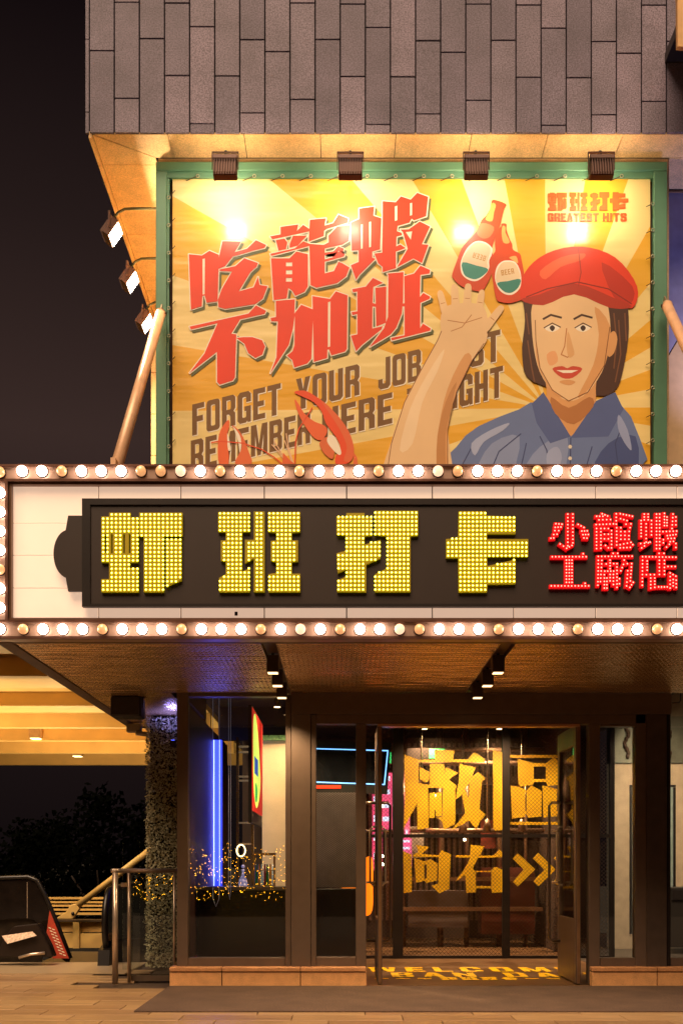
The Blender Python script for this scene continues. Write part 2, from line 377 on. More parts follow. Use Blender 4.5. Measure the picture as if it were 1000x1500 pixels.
# corrugated perforated soffit
def soffit_mat():
    m = bpy.data.materials.new('perforated_soffit'); m.use_nodes = True; n = m.node_tree.nodes; l = m.node_tree.links; p = n['Principled BSDF']
    p.inputs['Metallic'].default_value = .8; p.inputs['Roughness'].default_value = .27
    tcn = n.new('ShaderNodeTexCoord'); v = n.new('ShaderNodeTexVoronoi'); v.inputs['Scale'].default_value = 34; v.inputs['Randomness'].default_value = .0
    mp = n.new('ShaderNodeMapping'); mp.inputs['Rotation'].default_value = (0, 0, R(45)); l.new(tcn.outputs['Object'], mp.inputs[0]); l.new(mp.outputs[0], v.inputs[0])
    mr = n.new('ShaderNodeMapRange'); mr.inputs[1].default_value = .25; mr.inputs[2].default_value = .45; l.new(v.outputs['Distance'], mr.inputs[0])
    mx = n.new('ShaderNodeMix'); mx.data_type = 'RGBA'; l.new(mr.outputs[0], mx.inputs[0])
    mx.inputs[6].default_value = lin('54422c')+(1,); mx.inputs[7].default_value = lin('f0cc98')+(1,)
    l.new(mx.outputs[2], p.inputs['Base Color'])
    wv = n.new('ShaderNodeTexNoise'); wv.inputs['Scale'].default_value = 5; mp2 = n.new('ShaderNodeMapping'); mp2.inputs['Scale'].default_value = (.5, 2.2, 1)
    l.new(tcn.outputs['Object'], mp2.inputs[0]); l.new(mp2.outputs[0], wv.inputs[0])
    bp = n.new('ShaderNodeBump'); bp.inputs['Strength'].default_value = .4; bp.inputs['Distance'].default_value = .05; l.new(wv.outputs[0], bp.inputs['Height'])
    bp2 = n.new('ShaderNodeBump'); bp2.inputs['Strength'].default_value = .6; bp2.inputs['Distance'].default_value = .006; l.new(v.outputs['Distance'], bp2.inputs['Height']); l.new(bp.outputs[0], bp2.inputs['Normal'])
    l.new(bp2.outputs[0], p.inputs['Normal'])
    MATS['perforated_soffit'] = m; return m
sm = soffit_mat()
def corrugated(x0, x1, y0, y1, z, mb):
    n = int((y1-y0)/.02); vs = []; fs = []
    for i in range(n+1):
        y = y0+(y1-y0)*i/n; zz = z+.0045*math.sin(y*2*math.pi/.085)
        vs += [(x0, y, zz), (x1, y, zz)]
    fs = [(2*i, 2*i+2, 2*i+3, 2*i+1) for i in range(n)]
    mb.add(vs, fs)
tracks = ((X(402, YM+.2), 0), (X(757, YM+.2), 0))
tx = [-.585, 1.335]
edges = [xl+.14, tx[0]-.062, tx[0]+.062, tx[1]-.062, tx[1]+.062, xr]
for a, c in ((edges[0], edges[1]), (edges[2], edges[3]), (edges[4], edges[5])):
    m_ = MB(); corrugated(a, c, YM+.18, -.02, zc, m_); m_.build('soffit_sheet', sm, mq, smooth=True)
m_ = MB(); corrugated(xl+.14, -1.76, .0, 2.59, zc-.004, m_); m_.build('soffit_sheet', sm, mq, smooth=True)
for t in tx:
    tb = MB(); tb.box(t-.061, t+.061, YM+.18, -.02, zc+.03, zc+.04); tb.box(t-.061, t-.055, YM+.18, -.02, zc-.006, zc+.03); tb.box(t+.055, t+.061, YM+.18, -.02, zc-.006, zc+.03)
    tb.build('light_track', mat('track_metal', '6e5440', .4, .5), mq)
# bulbs
lit_m = emat('lit_bulb', 'ffe0c8', 13.0); dim_m = emat('dim_bulb', 'f6c3a0', 1.0)
off_m = mat('amber_bulb_glass', 'f0bc88', .15, 0, emit=.62, ecol='eaa46c', var=.1, coat=1, spec=.8)  # faint glow put into the glass of the unlit bulbs
BR = .041
def bulb_mesh(m):
    o = MB().ball((0, 0, 0), BR, 16, 10).build('bulb', m, None, True); me = o.data; bpy.data.objects.remove(o); return me
bm_lit, bm_dim, bm_off = bulb_mesh(lit_m), bulb_mesh(dim_m), bulb_mesh(off_m)
ring = mesh_only(MB().tube([(BR*.98*math.cos(a*math.pi/8), 0, BR*.98*math.sin(a*math.pi/8)) for a in range(17)], .006, 6), 'socket_ring', mat('socket_black', '2a1d18', .4, .5), smooth=True)
def put_bulb(px, py, kind):
    p = W(px, py, YM)
    me = {'l': bm_lit, 'd': bm_dim, 'o': bm_off}[kind]
    o = child(me, 'bulb', mq, (p.x, YM-.022, p.z))
    if kind == 'o': o['label'] = 'unlit amber bulb'
    r_ = bpy.data.objects.new('socket_ring', ring); COL.objects.link(r_); r_.parent = o; r_.location = (0, .018, 0)
for k in range(36):
    if 34+28.9*k < 1040:
        put_bulb(34+28.9*k, 691.5, 'o' if k % 4 == 2 or k == 7 else ('d' if k in (8, 21) else 'l'))
        put_bulb(35.6+28.9*k, 922.5, 'o' if k % 4 == 0 else ('d' if k in (14, 19) else 'l'))
for k, py in enumerate((693, 723, 751, 779, 807, 835, 863, 891)): put_bulb(1.5, py, 'o' if py in (693, 835) else 'l')
put_bulb(1.5, 922, 'l')

# LED sign board: rests on the marquee, its own thing
YB = YM-.015
sg = thing('led_sign', (0, YB, 3.4), 'black stepped sign board with yellow and red LED characters', 'LED sign')
arc = [(100-21.5*math.cos(R(a)), 811-35*math.sin(R(a))) for a in range(80, -81, -10)]
outl = [(121, 731), (1180, 731), (1180, 889.5), (121, 889.5), (121, 866), (100, 866)]+arc[::-1]+[(100, 755), (121, 755)]
bd = mat('board_black', '2e211a', .45, .0, var=.1, scale=2, emit=0)
MB().prism([on(outl, YB)], YB, YB+.03).build('board', bd, sg, bevel=.002)
MB().prism([on(rect(121, 731, 1180, 889.5), YB), on(rect(133, 740, 1172, 885), YB)], YB-.015, YB-.001).build('board_rim', mat('rim_dark', '201713', .4, .2), sg)
yp = None; yd = emat('led_yellow_dot', 'ffee00', 1.15); yh = emat('led_white_core', 'fff68a', 3.0)
def inside(p, lp):
    c = False; j = len(lp)-1
    for i in range(len(lp)):
        if (lp[i][1] > p[1]) != (lp[j][1] > p[1]) and p[0] < (lp[j][0]-lp[i][0])*(p[1]-lp[i][1])/(lp[j][1]-lp[i][1])+lp[i][0]: c = not c
        j = i
    return c
names = ('vertical slatted', 'three-column', 'two-column', 'single-stem')
YP = YB-.03
for gi, glyph in enumerate(GL):
    m_ = MB()
    for st in glyph: m_.prism([on(l_, YP) for l_ in st], YP, YB-.002)
    ch = m_.build('led_character', mat('character_side', '8a6a00', .4, emit=.22, ecol='b8a000'), sg)
    d1, d2 = MB(), MB()
    allp = [p for st in glyph for p in st[0]]
    x0, x1, y0, y1 = min(p[0] for p in allp), max(p[0] for p in allp), min(p[1] for p in allp), max(p[1] for p in allp)
    nx = round((x1-x0)/6.1); ny = round((y1-y0)/6.1)
    for i in range(nx):
        for j in range(ny):
            p = (x0+(i+.5)*(x1-x0)/nx, y0+(j+.5)*(y1-y0)/ny)
            ok = False
            for st in glyph:
                if inside(p, st[0]) and not any(inside(p, h) for h in st[1:]): ok = True
            if ok:
                c = W(p[0], p[1], YP)
                d1.ball((c.x, YP-.001, c.z), .0106, 8, 4, (1, .5, 1)); d2.ball((c.x, YP-.006, c.z), .0062, 6, 4, (1, .6, 1))
    for mb_, nm, mt in ((d1, 'led_dot', yd), (d2, 'led_core', yh)):
        o = mb_.build(nm, mt, ch, True); o['kind'] = 'stuff'
rp_ = mat('red_plate', '9c0a08', .4, emit=.55, ecol='e00c14'); rd = emat('led_red_core', 'ff9a88', 2.2); rr_ = emat('led_red_dot', 'ff1a18', 1.2)
for ri, (k, strokes) in enumerate(RED.items()):
    q = zp((790, 735, 4.762)); m_ = MB(); d1, d2 = MB(), MB(); yy = YP; seen_pts = []
    for st in strokes:
        pts = q(st)
        for a, c in zip(pts[:-1], pts[1:]):
            A, C = Vector(a), Vector(c); L = (C-A).length; t = (C-A).normalized() if L > .01 else Vector((1, 0)); n_ = Vector((-t.y, t.x))*2.7
            A2, C2 = A-t*2.6, C+t*2.6; yy -= .00012
            m_.prism([on([tuple(A2-n_), tuple(C2-n_), tuple(C2+n_), tuple(A2+n_)], YP)], yy, YB-.002)
            k_ = max(1, round(L/5.0))
            for i in range(k_+1):
                p = A+(C-A)*i/k_
                if any((p-s).length < 2.6 for s in seen_pts): continue
                seen_pts.append(p); cc = W(p.x, p.y, YP)
                d1.ball((cc.x, YP-.006, cc.z), .0098, 8, 4, (1, .6, 1)); d2.ball((cc.x, YP-.0115, cc.z), .0052, 6, 4, (1, .7, 1))
    ch = m_.build('led_character', rp_, sg); ch['label'] = 'small red LED character'
    for mb_, nm, mt in ((d1, 'led_dot', rr_), (d2, 'led_core', rd)):
        o = mb_.build(nm, mt, ch, True); o['kind'] = 'stuff'

# track spotlights
spot_tops = {0: [(-.585, 8.70), (-.585, 9.33), (-.585, 10.0)], 1: [(1.335, 8.70), (1.335, 9.33), (1.335, 10.0)]}
lensm = emat('spot_lens', 'ffcf90', 2.5)
tl = None
order = ('front', 'middle', 'rear')
for s_, lst in spot_tops.items():
    for j, (x, D) in enumerate(lst):
        y = D-10.5
        t = thing('track_spotlight', (x, y, zc+.03), '%s box spotlight of the three on the %s canopy track' % (order[j], 'left' if s_ == 0 else 'right'), 'spotlight', 'box spotlights under the canopy')
        MB().box(x-.05, x+.05, y-.05, y+.05, zc-.135, zc+.01).build('housing', mat('spot_housing', '4a382c', .4, .4), t, bevel=.004)
        MB().box(x-.012, x+.012, y-.012, y+.012, zc+.01, zc+.03).build('stem', dark, t)
        MB().box(x-.042, x+.042, y-.042, y+.042, zc-.139, zc-.1355).build('lens', lensm, t)
        L = bpy.data.lights.new('track_spot', 'SPOT'); L.energy = (50, 50, 85)[j]; L.spot_size = R(105); L.spot_blend = .8; L.color = (1, .68, .36); L.shadow_soft_size = .04
        lo = bpy.data.objects.new('track_spot', L); COL.objects.link(lo); lo.location = (x, y, zc-.16); lo.rotation_euler = (R(18 if j == 2 else 8), 0, R(8 if s_ == 0 and j == 2 else 0))

# ================================================================== upper wall of granite tiles
DT = 10.1; YT = DT-10.5; zs = Z(195, YT)
up = thing('overhanging_upper_storey', (0, YT, zs), 'grey granite-tiled storey overhanging the lit billboard', 'building')
til = [mat('grey_tile_%s' % n, c, .62, var=.2, scale=3, fine=.5, fscale=75, bump=.2, bscale=160) for n, c in (('a', '7a6f80'), ('b', '706678'), ('c', '837688'), ('d', '6a6072'))]
pat = [[74], [3, 144], [56], [4, 110], [38, 180], [110], [57, 164]]
pat7 = [[-30, 74], [3, 144], [-51, 56], [4, 110], [-104, 38, 180], [-30, 110], [-50, 57, 164]]
MB().box(X(127, YT), 6, YT+.03, YT+6, zs+.02, zs+3.2).build('core_wall', mat('joint_black', '15100f', .9), up)  # near-black core shows in the open tile joints
for i in range(27):
    xa, xb = 131+36.72*i, 131+36.72*(i+1)
    ys = [-140]+pat7[i % 7]+[196+.008*0]
    dy = i*.19
    for a, c in zip(ys[:-1], ys[1:]):
        a2 = a+dy if a > -140 else a; c2 = c+dy if c != 196 else 195
        MB().prism([on(rect(xa+.95, a2+.95, xb-.95, c2-.95), YT)], YT+random.uniform(-.002, .003), YT+.028).build('tile', random.choice(til), up, bevel=.002)
for a, c in ((-60, 57), (57, 164), (164, 195)):
    MB().prism([on(rect(125.5, a+.7, 130.3, c-.7), YT)], YT+.002, YT+.028).build('corner_tile', til[1], up)
# underside panels
sf = mat('soffit_stone', 'e6c088', .6, var=.12, scale=6, fine=.25, fscale=100, bump=.1)
def hpoly(pts, z, name, m, parent, th=.02):
    lp_ = [(p[0], p[1]) for p in pts]
    tris = tessellate_polygon([[Vector((p[0], p[1], 0)) for p in lp_]]); n = len(lp_)
    vs = [(p[0], p[1], z) for p in lp_]+[(p[0], p[1], z+th) for p in lp_]
    fs = [tuple(t) for t in tris]+[tuple(i+n for i in t[::-1]) for t in tris]+[(i, (i+1) % n, (i+1) % n+n, i+n) for i in range(n)]
    return MB().add(vs, fs).build(name, m, parent)
YBL = -.05                       # wall face behind billboard
xcorner = X(228, -.1)+.0
xo = X(131, YT)+.02
gp = .004
hpoly([(xo+.03, YT+.02), (X(245, YT)-gp, YT+.02), (X(256, -.1), YBL), (xcorner, YBL)], zs, 'soffit_panel', sf, up)
fx = [245, 357, 469, 580, 691, 803, 913, 1023, 1134]
for a, c in zip(fx[:-1], fx[1:]):
    hpoly([(X(a, YT)+gp, YT+.02), (X(c, YT)-gp, YT+.02), (X(c, YT)-gp, YBL), (X(a, YT)+gp, YBL)], zs, 'soffit_panel', sf, up)
Ds = [10.56, 11.15, 11.73, 12.2, 12.87, 13.5, 13.76]
hpoly([(xo+.01, YT+.035), (xcorner-.012, YBL), (xcorner-.012, Ds[0]-10.5-gp), (xo+.01, Ds[0]-10.5-gp)], zs, 'soffit_panel', sf, up)
for a, c in zip(Ds[:-1], Ds[1:]):
    hpoly([(xo+.01, a-10.5+gp), (xcorner, a-10.5+gp), (xcorner, c-10.5-gp), (xo+.01, c-10.5-gp)], zs, 'soffit_panel', sf, up)
y_ = YT+.01
while y_ < 3.3:
    MB().box(xo-.03, xo, y_+.006, min(y_+.42, 3.3)-.006, zs-.035, zs+.03).build('edge_stone', sf, up); y_ += .42
MB().box(xo+.3, 6, YT+.03, 5, zs+.022, zs+.03).build('soffit_backing', black, up)
for a, c in ((3.37, 4.0), (4.008, 4.75), (4.758, 6)):
    hpoly([(a, YBL+.008), (c, YBL+.008), (c, .435), (a, .435)], zs, 'soffit_panel', sf, up)
# lower wall behind the billboard
wl = thing('rendered_wall', (0, 0, 3), 'pale stone wall behind the framed billboard', 'wall')
MB().box(xcorner+.02, 3.36, -.04, .3, 4.0, zs-.003).build('wall_face', mat('pale_render', 'c8a97c', .7, fine=.2), wl)
MB().box(xcorner+.02, xcorner+.3, .3, 3.4, 4.0, zs-.003).build('side_face', MATS['pale_render'], wl)
for k in range(8):
    MB().box(X(221.5, 3.3), X(228, 3.3)+.06, 3.3, 3.6, 4.0+k*.56, 4.0+k*.56+.55).build('corner_stone', sf, wl)
# right hand recess
rw = thing('recessed_bay_wall', (3.6, .5, 4), 'bay wall right of the green frame, blue gloom above and warm light below painted on', 'wall')
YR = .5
MB().prism([on([(940, 262), (1200, 262), (1200, 90+120), (1200, 258), (1200, 480-400*.0), (1000, 479), (975, 523), (940, 590)], YR)][:1], YR, YR+.1) if False else None
MB().prism([on([(940, 262), (1250, 262), (1250, 0+262), (1250, 330), (1090, 330), (940, 584)], YR)], YR, YR+.1).build('blue_gloom_area', mat('blue_gloom_paint', '8d8fb4', .5, var=.12), rw)  # blue gloom on one pale wall, painted up to the diagonal light edge
MB().prism([on([(940, 587), (1090, 333), (1250, 333), (1250, 760), (940, 760)], YR)], YR, YR+.1).build('lower_area', mat('warm_light_paint', 'd2b48c', .55, var=.1), rw)  # same wall below the edge, warm light put into its colour
MB().box(X(940, YR), 5.2, YR-.06, YR+.1, Z(262, YR)+.002, Z(247, YR)).build('lintel', mat('brown_lintel', '8a6647', .6), rw)
MB().box(X(940, YR), 5.2, YR-.02, YR+.1, Z(247, YR)+.002, zs).build('lintel_top', MATS['brown_lintel'], rw)
bl2 = thing('assumed_blue_wall_lamp', (4.5, -.3, 5.2), 'assumed blue lamp added outside the right edge for the blue light on the bay wall', 'lamp')  # source assumed from the blue light on the bay wall, fixture added
MB().box(4.44, 4.56, -.36, -.24, 5.1, 5.2).build('housing', mat('lamp_grey', '3a3836', .5), bl2); MB().box(4.46, 4.54, -.34, -.26, 5.2005, 5.204).build('lens', emat('blue_lens2', '6070ff', 4), bl2)
L = bpy.data.lights.new('assumed_blue_wall_wash', 'SPOT'); L.energy = 170; L.spot_size = R(80); L.spot_blend = 1; L.color = (.40, .42, 1); L.shadow_soft_size = .05  # assumed blue light for the shaded bay wall
lo = bpy.data.objects.new('assumed_blue_wall_wash', L); COL.objects.link(lo); lo.location = (4.5, -.3, 5.24); lo.rotation_euler = (R(155), 0, R(15))
# beige blade edge at the top right corner
bs = thing('beige_blade_sign', (X(995, -1), -1, 8.2), 'beige panel edge cut off by the upper right corner', 'panel')
Ybs = -1.0
MB().prism([on(smooth_loop([(991.5, -60), (991.5, 0), (991.8, 60), (993.5, 67.5), (1010, 68), (1060, 68), (1062, 0), (1060, -60)], 3), Ybs)], Ybs, Ybs+.05).build('panel', mat('beige_blade', 'e0b070', .5), bs)
MB().box(X(1003, Ybs), X(1050, Ybs), Ybs+.1, YT+.02, 9.2, 9.3).build('bracket', dark, bs)

# ================================================================== the billboard
YG = -.14; YPN = -.10
bb_ = thing('billboard', (.25, YPN, 4.2), 'large green-framed yellow billboard lit by floodlights above the marquee', 'billboard')
grn = mat('green_frame_paint', '5f8f72', .38, .1, var=.1, scale=3, bump=.04)
def bar(x0, y0, x1, y1, name='frame_bar'):
    MB().prism([on(rect(x0, y0, x1, y1), YG)], YG, -.042).build(name, grn, bb_, bevel=.006)
bar(228.3, 236.5, 976.5, 249.5); bar(228.3, 250, 244.3, 720); bar(957, 250, 976.5, 720)
def bar2(x0, y0, x1, y1):
    MB().prism([on(rect(x0, y0, x1, y1), YG+.018)], YG+.018, -.043).build('inner_frame_bar', grn, bb_, bevel=.004)
bar2(244.5, 249.6, 956.8, 260.5); bar2(244.5, 261, 248, 720)
MB().prism([on(rect(246, 260.6, 957, 720), -.06)], -.06, -.0415).build('back_board', mat('back_board_brown', '4e2c17', .8), bb_)  # dark brown board shows in the gap around the banner
# the sunburst banner
def ray_mat():
    m = bpy.data.materials.new('sunburst_vinyl'); m.use_nodes = True; n = m.node_tree.nodes; l = m.node_tree.links; p = n['Principled BSDF']
    p.inputs['Roughness'].default_value = .36; p.inputs['Coat Weight'].default_value = .5; p.inputs['Coat Roughness'].default_value = .16
    tcn = n.new('ShaderNodeTexCoord'); s = n.new('ShaderNodeSeparateXYZ'); l.new(tcn.outputs['Object'], s.inputs[0])
    c = W(800, 598, YPN)
    def M(op, a, b=None):
        q = n.new('ShaderNodeMath'); q.operation = op
        for i, v in enumerate((a, b)):
            if v is None: continue
            if isinstance(v, (int, float)): q.inputs[i].default_value = v
            else: l.new(v, q.inputs[i])
        return q.outputs[0]
    ang = M('ARCTAN2', M('SUBTRACT', s.outputs['Z'], c.z), M('SUBTRACT', s.outputs['X'], c.x))
    fr_ = M('FRACT', M('ADD', M('DIVIDE', ang, math.pi/9), 18.25-.25-.02))
    st = M('SMOOTH_MIN', 1, 1) if False else M('GREATER_THAN', fr_, .5)
    mx = n.new('ShaderNodeMix'); mx.data_type = 'RGBA'; l.new(st, mx.inputs[0])
    mx.inputs[6].default_value = lin('fbe296')+(1,); mx.inputs[7].default_value = lin('f3b834')+(1,)
    no = n.new('ShaderNodeTexNoise'); no.inputs['Scale'].default_value = 1.2; l.new(tcn.outputs['Object'], no.inputs[0])
    mr = n.new('ShaderNodeMapRange'); mr.inputs[3].default_value = .86; mr.inputs[4].default_value = 1.1; l.new(no.outputs[0], mr.inputs[0])
    vm = n.new('ShaderNodeVectorMath'); vm.operation = 'SCALE'; l.new(mx.outputs[2], vm.inputs[0]); l.new(mr.outputs[0], vm.inputs['Scale'])
    l.new(vm.outputs[0], p.inputs['Base Color'])
    nb = n.new('ShaderNodeTexNoise'); nb.inputs['Scale'].default_value = 2.5; mp = n.new('ShaderNodeMapping'); mp.inputs['Scale'].default_value = (.5, 1, 2.5)
    l.new(tcn.outputs['Object'], mp.inputs[0]); l.new(mp.outputs[0], nb.inputs[0])
    bp = n.new('ShaderNodeBump'); bp.inputs['Strength'].default_value = .25; bp.inputs['Distance'].default_value = .03; l.new(nb.outputs[0], bp.inputs['Height']); l.new(bp.outputs[0], p.inputs['Normal'])
    l.new(bp.outputs[0], p.inputs['Coat Normal'])
    return m
def grid_sheet(x0, x1, z0, z1, y, nx, nz):
    vs = []; 
    for j in range(nz+1):
        for i in range(nx+1):
            x = x0+(x1-x0)*i/nx; z = z0+(z1-z0)*j/nz
            # slight scallop where the lacing pulls the hem
            if j == nz: z -= .006*abs(math.sin(i*math.pi/2))
            vs.append((x, y, z))
    fs = [(j*(nx+1)+i, j*(nx+1)+i+1, (j+1)*(nx+1)+i+1, (j+1)*(nx+1)+i) for j in range(nz) for i in range(nx)]
    return MB().add(vs, fs)
bn = grid_sheet(X(253, YPN), X(951.5, YPN), Z(720, YPN), Z(262, YPN), YPN, 34, 10).build('banner', ray_mat(), bb_)
LAYER = [0]
def P(name, loops, col, parent=bn, smooth=0, rough=.36):
    """one flat printed shape on the banner"""
    LAYER[0] += 1; y = YPN-.0015-LAYER[0]*.00002
    if smooth: loops = [smooth_loop(l_, smooth) for l_ in loops]
    loops = [[(p[0], min(p[1], 719)) for p in l_] for l_ in loops]
    MB().prism([on(l_, YPN) for l_ in loops], y, y).build(name, mat('vinyl_print_'+col, col, .42, var=.06, scale=2, coat=.12), bn)
PRT = {}
def line(name, pts, wd, col):
    for a, c in zip(pts[:-1], pts[1:]):
        A, C = Vector(a), Vector(c); t = (C-A).normalized(); n_ = Vector((-t.y, t.x))*wd/2; A = A-t*wd*.3; C = C+t*wd*.3
        P(name, [[tuple(A-n_), tuple(C-n_), tuple(C+n_), tuple(A+n_)]], col)
brown = '7a5420'; red = 'f23a08'; cream = 'fff2dc'
def word(s_, x0, x1, yb, h, col=brown, slope=-.245, name='slogan_letter', edge=True, gap=1.0):
    for lps in letters(s_, gap):
        L2 = [[(x0+(x1-x0)*p[0], yb+slope*(x1-x0)*p[0]-h*p[1]) for p in l_] for l_ in lps]
        L2 = [offset_loop(L2[0], .3)]+L2[1:]
        if edge: P(name+'_edge', [[(p[0]+1.0, p[1]+.9) for p in offset_loop(L2[0], .4)]]+[[(p[0]+1.0, p[1]+.9) for p in h] for h in L2[1:]], cream)
        P(name, L2, col)
for s_, a, c in (('FORGET', 282, 411), ('YOUR', 434, 526), ('JOB', 554, 616), ('JUST', 640, 732)):
    word(s_, a, c, 638-.245*(a-282), 45)
for s_, a, c in (('REMEMBER', 280, 454), ('HERE', 472, 574), ('TONIGHT', 596, 736)):
    word(s_, a, c, 691-.24*(a-280), 45)
# headline characters
qa = zp((270, 270, 5)); qb = zp((450, 270, 5.263))
HEAD = [
 [qa([(35,515),(130,525),(185,490),(255,520),(245,860),(165,870),(150,815),(133,820),(130,895),(50,920)]), qa([(134,550),(152,545),(150,808),(135,811)])],
 [qa([(280,420),(415,422),(370,500),(460,475),(525,412),(600,448),(588,468),(500,490),(355,532),(300,602),(252,622),(250,560)])],
 [qa([(258,627),(375,602),(440,544),(540,580),(528,608),(485,645),(400,787),(508,757),(540,680),(552,740),(610,750),(575,840),(520,880),(300,915),(252,902),(247,850),(275,770),(350,642),(262,638)])],
 [qa([(705,315),(835,298),(824,345),(870,300),(915,330),(915,348),(645,406),(628,385),(705,370)])],
 [qa([(670,412),(735,400),(755,430),(745,478),(715,484),(690,490)])], [qa([(795,380),(900,378),(830,452),(770,468),(772,440)])],
 [qa([(630,512),(810,472),(870,420),(940,448),(636,527)])],
 [qa([(635,545),(770,545),(820,495),(905,515),(905,750),(880,790),(812,820),(790,782),(762,762),(750,838),(655,852)]), qa(rect(745,575,790,603)), qa(rect(745,632,790,662)), qa(rect(745,688,788,716))],
 [qb([(20,277),(143,265),(133,322),(200,302),(240,237),(315,268),(310,300),(150,348),(130,362),(128,402),(10,445)])],
 [qb([(15,462),(128,470),(165,450),(162,400),(230,330),(330,318),(318,440),(270,468),(135,498),(135,530),(200,520),(240,482),(282,500),(276,516),(135,548),(135,582),(205,562),(240,515),(288,545),(282,560),(135,600),(135,690),(205,672),(240,600),(275,615),(325,645),(300,712),(230,765),(70,800),(25,780)])],
 [qb([(400,190),(515,175),(508,245),(570,265),(560,505),(500,522),(500,570),(525,577),(400,702),(375,740),(335,627),(395,602),(395,512),(342,515),(335,300),(400,270)]), qb([(412,315),(426,310),(426,498),(412,502)]), qb([(475,295),(490,290),(490,486),(475,490)])],
 [qb([(580,133),(680,142),(720,97),(795,122),(845,70),(930,100),(915,250),(820,282),(803,268),(785,300),(695,325),(690,365),(725,377),(730,396),(687,407),(684,482),(715,467),(757,495),(682,522),(682,650),(580,680),(578,640),(545,612),(515,537),(576,530)]), qb([(673,175),(692,168),(692,280),(674,286)]), qb([(790,150),(806,146),(806,240),(790,246)])],
 [qb([(715,352),(780,350),(865,290),(945,330),(882,465),(932,470),(882,610),(817,575),(690,642),(772,500),(735,372)]), qb([(757,372),(806,366),(796,430)])],
 [qa([(40,1045),(470,950),(525,890),(600,930),(588,952),(410,992),(345,1097),(382,1102),(372,1415),(355,1440),(260,1470),(241,1450),(240,1230),(40,1385),(150,1240),(245,1020),(50,1066)])],
 [qa([(380,1127),(440,1122),(500,1122),(570,1145),(592,1190),(572,1250),(520,1275),(470,1240),(440,1170)])],
 [qa([(670,857),(810,845),(806,950),(855,885),(945,920),(930,1280),(900,1315),(805,1345),(790,1290),(752,1257),(792,1225),(806,1180),(809,965),(795,1060),(765,1180),(630,1387),(675,1270),(685,1007),(638,1007),(632,982),(672,975)])],
 [qb([(40,865),(175,887),(220,828),(310,860),(305,1270),(290,1292),(185,1322),(166,1275),(155,1278),(153,1342),(50,1372)]), qb([(160,912),(178,906),(176,1253),(158,1258)])],
 [qb([(345,812),(450,792),(505,725),(582,763),(508,795),(502,918),(526,925),(524,802),(608,792),(606,1070),(530,1100),(526,948),(502,945),(500,1115),(580,1097),(570,1122),(420,1242),(375,1290),(335,1170),(385,1160),(385,1003),(348,1012),(340,988),(385,982),(385,830),(352,836)])],
 [qb([(615,692),(740,680),(737,900),(727,1000),(684,1110),(640,1162),(480,1257),(590,1112),(620,1025),(624,705)])],
 [qb([(745,712),(820,692),(870,630),(945,665),(940,692),(870,702),(866,872),(892,840),(945,870),(940,887),(870,917),(868,1112),(890,1077),(950,1115),(945,1132),(650,1207),(645,1187),(748,1167),(748,946),(731,944),(731,922),(748,920)])],
]
def fat(name, lp_, dx, dy, wd, col):
    mb = MB(); LAYER[0] += 1; y = YPN-.0015-LAYER[0]*.00002; lp_ = [(p[0]+dx, p[1]+dy) for p in lp_]
    mb.prism([on(lp_, YPN)], y, y)
    for i in range(len(lp_)):
        A, C = Vector(lp_[i]), Vector(lp_[(i+1) % len(lp_)]); t = (C-A).normalized(); n_ = Vector((-t.y, t.x))*wd; A = A-t*wd*.7; C = C+t*wd*.7; y -= .000005
        mb.prism([on([tuple(A-n_), tuple(C-n_), tuple(C+n_), tuple(A+n_)], YPN)], y, y)
    LAYER[0] += 2+len(lp_)//4
    mb.build(name, mat('vinyl_print_'+col, col, .42, var=.06, scale=2, coat=.12), bn)
for L_ in HEAD: fat('headline_shadow', L_[0], 3.2, 3.4, 1.2, '5b6234')
for L_ in HEAD: fat('headline_outline', L_[0], 0, 0, 1.5, cream)
for L_ in HEAD: P('headline_character', L_, 'f04a1c' if False else red)
# small logo: the same four characters as the sign
cell = ((148, 268, 801.5, 829.5), (318, 441, 832.7, 860), (493, 611, 863.5, 891), (653, 773, 892, 919))
for gl, (a0, a1, b0, b1) in zip(GL, cell):
    for st in gl:
        P('logo_character', [[(b0+(p[0]-a0)/(a1-a0)*(b1-b0), 282.3+(p[1]-749)/119*27) for p in l_] for l_ in (st if True else st[:1])], 'e85a1c')
word('GREATEST', 801.5, 876, 324.5, 11.5, 'e2561a', 0, 'logo_letter', False); word('HITS', 882, 916.5, 324.5, 11.5, 'e2561a', 0, 'logo_letter', False)
# bottles
qc = zp((650, 280, 7.143))
P('bottle_print', [qc([(515,95),(645,140),(625,190),(600,290),(585,360),(540,470),(500,600),(510,700),(490,880),(440,990),(400,1045),(330,1050),(180,1000),(95,920),(85,870),(130,740),(180,610),(250,520),(340,420),(390,310),(440,260),(480,190),(490,140)])], 'd8481a', smooth=3)
P('bottle_glow', [qc([(500,130),(540,150),(520,230),(500,320),(430,300),(470,220)])], 'f0a050', smooth=3)
P('bottle_glow', [qc([(390,340),(520,380),(480,480),(400,500),(340,440)])], 'c87848', smooth=3)
P('label_rim', [qc([(330,530),(430,540),(500,600),(500,660),(470,740),(470,810),(420,890),(340,945),(260,935),(190,880),(170,800),(180,720),(240,600)])], 'fff6e4', smooth=4)
P('label_face', [qc([(330,545),(420,555),(485,610),(450,740),(450,810),(350,790),(190,745),(250,620)])], 'f6ddb8', smooth=3)
P('label_green', [qc([(190,750),(340,785),(458,820),(410,885),(335,925),(265,915),(205,870)])], '3f9484', smooth=3)
P('bottle_print_front', [qc([(600,345),(650,350),(650,410),(690,520),(710,560),(720,620),(790,660),(810,730),(840,900),(860,1080),(830,1130),(700,1175),(590,1165),(540,1120),(500,900),(470,730),(530,640),(530,560),(540,430),(590,380)])], 'dd4a16', smooth=3)
P('bottle_glow', [qc([(610,370),(640,380),(640,440),(685,540),(620,545),(600,450)])], 'f0b060', smooth=3)
